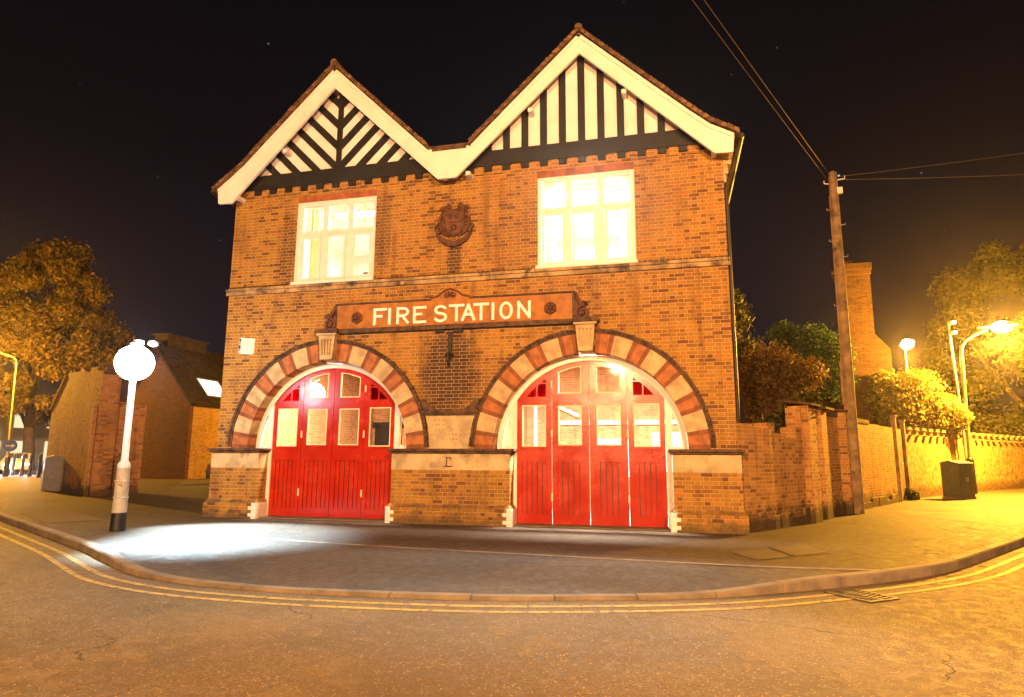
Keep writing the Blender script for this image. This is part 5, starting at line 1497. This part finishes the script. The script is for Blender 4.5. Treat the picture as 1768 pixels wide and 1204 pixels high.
# big autumn tree, crown built up as a rounded cone of clumps
rnd = random.Random(11); tb = Vector((-55.0, 32.0, PZ)); cl = []
for z, rad in ((6.0, 7.0), (7.6, 8.0), (9.6, 7.6), (11.6, 6.8), (13.6, 5.9), (15.6, 4.8), (17.6, 3.6), (19.2, 2.2)):
    nk = max(4, int(rad * 2.0))
    for k in range(nk):
        a_ = 2 * math.pi * (k + rnd.random() * .7) / nk; q = rad * rnd.uniform(.55, .92); rr = rnd.uniform(.9, 1.75)
        cl.append(((tb.x + .3 + q * math.cos(a_), tb.y + q * math.sin(a_), z + rnd.uniform(-.7, .7)), (rr, rr, rr * .85)))
T = [(-54.9, 32, PZ), (-54.95, 32, 2), (-55.1, 31.9, 4), (-55.3, 31.9, 7), (-55.1, 32, 11), (-55, 32, 16)]
LB = [[(-55.0, 32, 3.2), (-55.9, 31.6, 5.2), (-57.8, 31, 7.6)], [(-55.1, 32, 3.8), (-54.0, 32.2, 5.6), (-52, 32.6, 8.2)], [(-55.2, 32, 6), (-54, 31, 9), (-53, 30, 11)], [(-55.2, 32, 7), (-56.5, 31.5, 10), (-58, 31, 12)]]
tree('autumn_tree', 'tall broad tree with yellow brown autumn leaves at the left edge', 'tree', tb, T, LB, cl, 80000, .175, AUT, 1, .52)
# right side planting
tree('dark_conifer', 'dark conifer standing against the right side of the fire station', 'tree', (3.2, 17, PZ), [(3.2, 17, PZ), (3.2, 17, 8)], [], [((3.0 + rnd.uniform(-.5, .5), 17, z), (max(.5, 1.7 - (z - 3) * .2), 1.2, .7)) for z in (3, 3.8, 4.6, 5.4, 6.2, 7.0, 7.8, 8.5)], 9000, .10, DRK, 2, .2, None, .7, 2.6)
tree('bare_brown_shrub', 'brown feathery shrub with bare twigs beside the station corner', 'shrub', (3.3, 11, PZ), [(3.2, 11, PZ), (3.1, 11, 2.5), (3.0, 11, 3.6)], [[(3.1, 11, 2.4), (2.7, 10.8, 4.2), (3.1, 10.5, 5.4)], [(3.1, 11, 2.6), (3.6, 10.8, 4.4), (4.4, 10.6, 5.3)], [(3.1, 11, 3), (2.6, 10.8, 4.6), (2.5, 10.7, 5.9)], [(3.2, 11, 2.8), (4.2, 10.7, 3.6), (4.9, 10.5, 4.5)], [(2.7, 10.8, 4.0), (3.4, 10.5, 5.0), (3.9, 10.5, 5.7)]],
     [((2.9, 11, 4.3), (.8, .8, .8)), ((3.9, 11, 4.0), (1.0, .8, .75)), ((3.5, 11, 5.0), (.9, .8, .6)), ((4.6, 11, 4.5), (.8, .8, .6)), ((3.4, 11, 3.2), (1.2, .8, .6))], 9000, .06, TWG, 3, .09, None, .5, 3.0)
tree('green_tree', 'small green leafy tree between the station and the telegraph pole', 'tree', (5.6, 14.5, PZ), [(5.6, 14.5, PZ), (5.5, 14.5, 3), (5.4, 14.5, 5)], [[(5.5, 14.5, 3), (4.9, 14.3, 4.6), (4.6, 14.2, 5.6)], [(5.5, 14.5, 3.3), (6.1, 14.3, 5), (6.4, 14.3, 6)]], [((4.9, 14.5, 5.6), (.9, .9, .9)), ((5.7, 14.5, 6.1), (.9, .9, .8)), ((6.4, 14.5, 5.6), (.8, .9, .9)), ((5.5, 14.5, 4.8), (1.2, .9, .9)), ((4.6, 14.5, 6.6), (.6, .6, .5)), ((6.5, 14.5, 4.6), (.7, .7, .8))], 14000, .07, GRN, 4, .13)
tree('pale_shrub', 'bright rounded shrub spilling over the stone wall below the lamp', 'shrub', (10.2, 17.6, PZ), [(10.2, 17.6, PZ), (10.1, 17.6, 2.4)], [[(10.1, 17.6, 2), (9.2, 17.4, 3.5), (8.9, 17.3, 4.2)], [(10.1, 17.6, 2), (11, 17.6, 3.4), (11.4, 17.6, 3.9)], [(10.1, 17.6, 2.2), (10, 17.6, 4)]],
     [((9.2, 17.5, 3.9), (.9, .9, .9)), ((10.2, 17.5, 4.4), (1.1, .9, .95)), ((9.7, 17.3, 3.3), (1.1, .9, .7)), ((10.9, 17.3, 3.6), (.9, .8, .7)), ((11.6, 17.5, 3.3), (.6, .7, .5)), ((10.5, 17.0, 3.0), (.9, .6, .5)), ((9.0, 17.5, 4.8), (.6, .6, .5))], 20000, .075, BSH, 5, .12)
rnd = random.Random(21); cl = []
for z, rad in ((3.6, 5.6), (5.4, 6.6), (7.4, 7.0), (9.4, 6.6), (11.2, 5.6), (12.8, 4.0), (13.8, 2.2)):
    nk = max(4, int(rad * 1.9))
    for k in range(nk):
        a_ = 2 * math.pi * (k + rnd.random() * .7) / nk; q = rad * rnd.uniform(.55, .95); rr = rnd.uniform(.85, 1.6)
        cl.append(((21.5 + q * math.cos(a_), 31.5 + q * math.sin(a_), z + rnd.uniform(-.7, .7)), (rr, rr, rr * .85)))
tree('lime_tree', 'large leafy tree with clumped crown behind the right lamp', 'tree', (21.5, 31.5, PZ), [(21.5, 31.5, PZ), (21.5, 31.5, 4), (21.5, 31.5, 11)], [[(21.5, 31.5, 3.5), (19, 30.3, 6), (17, 29.5, 9)], [(21.5, 31.5, 4), (24, 30.3, 7), (26, 30, 10)]], cl, 52000, .13, OLV, 6, .4)
cl = [((9.5 + k * 1.5, 27 + rnd.uniform(-1, 1), rnd.uniform(2.6, 4.2)), (1.3, 1.0, rnd.uniform(.9, 1.4))) for k in range(9)]
tree('garden_hedge', 'dark overgrown hedge behind the stone wall under the big tree', 'hedge', (15, 27, PZ), None, [], cl, 20000, .095, OLV, 7)
tree('wall_plant', 'leafy plant growing over the broken part of the boundary wall', 'plant', (2.6, 2.9, 1.9), [(2.6, 2.95, 1.7), (2.62, 2.9, 2.4)], [], [((2.4, 2.95, 2.35), (.32, .25, .22)), ((2.8, 3.0, 2.55), (.38, .25, .25)), ((3.15, 3.05, 2.85), (.28, .2, .2)), ((2.15, 2.6, 2.2), (.25, .2, .18))], 420, .11, OLV, 8, .02, None, .8, 3.4)
tree('weed_clump', 'small weeds at the foot of the wooden gate', 'plant', (8.0, 12.1, PZ), None, [], [((7.95, 12.0, .3), (.22, .2, .2)), ((8.2, 12.5, .26), (.18, .18, .15))], 200, .09, OLV, 9, .02)

# ================================================================== HAZE ADDED TO GIVE THE LAMPS A GLOW
t = NT('lamp_glow_haze'); vol = t.n('ShaderNodeVolumePrincipled'); vol.inputs['Density'].default_value = .00028; vol.inputs['Color'].default_value = (.9, .9, .9, 1); vol.inputs['Anisotropy'].default_value = .9
t.l(vol.outputs[0], t.out.inputs['Volume'])
mb = MB(); mb.box(-650, 650, -650, 750, -1.2, 24)
tag(mb.build('haze', t.mat), kind='stuff')
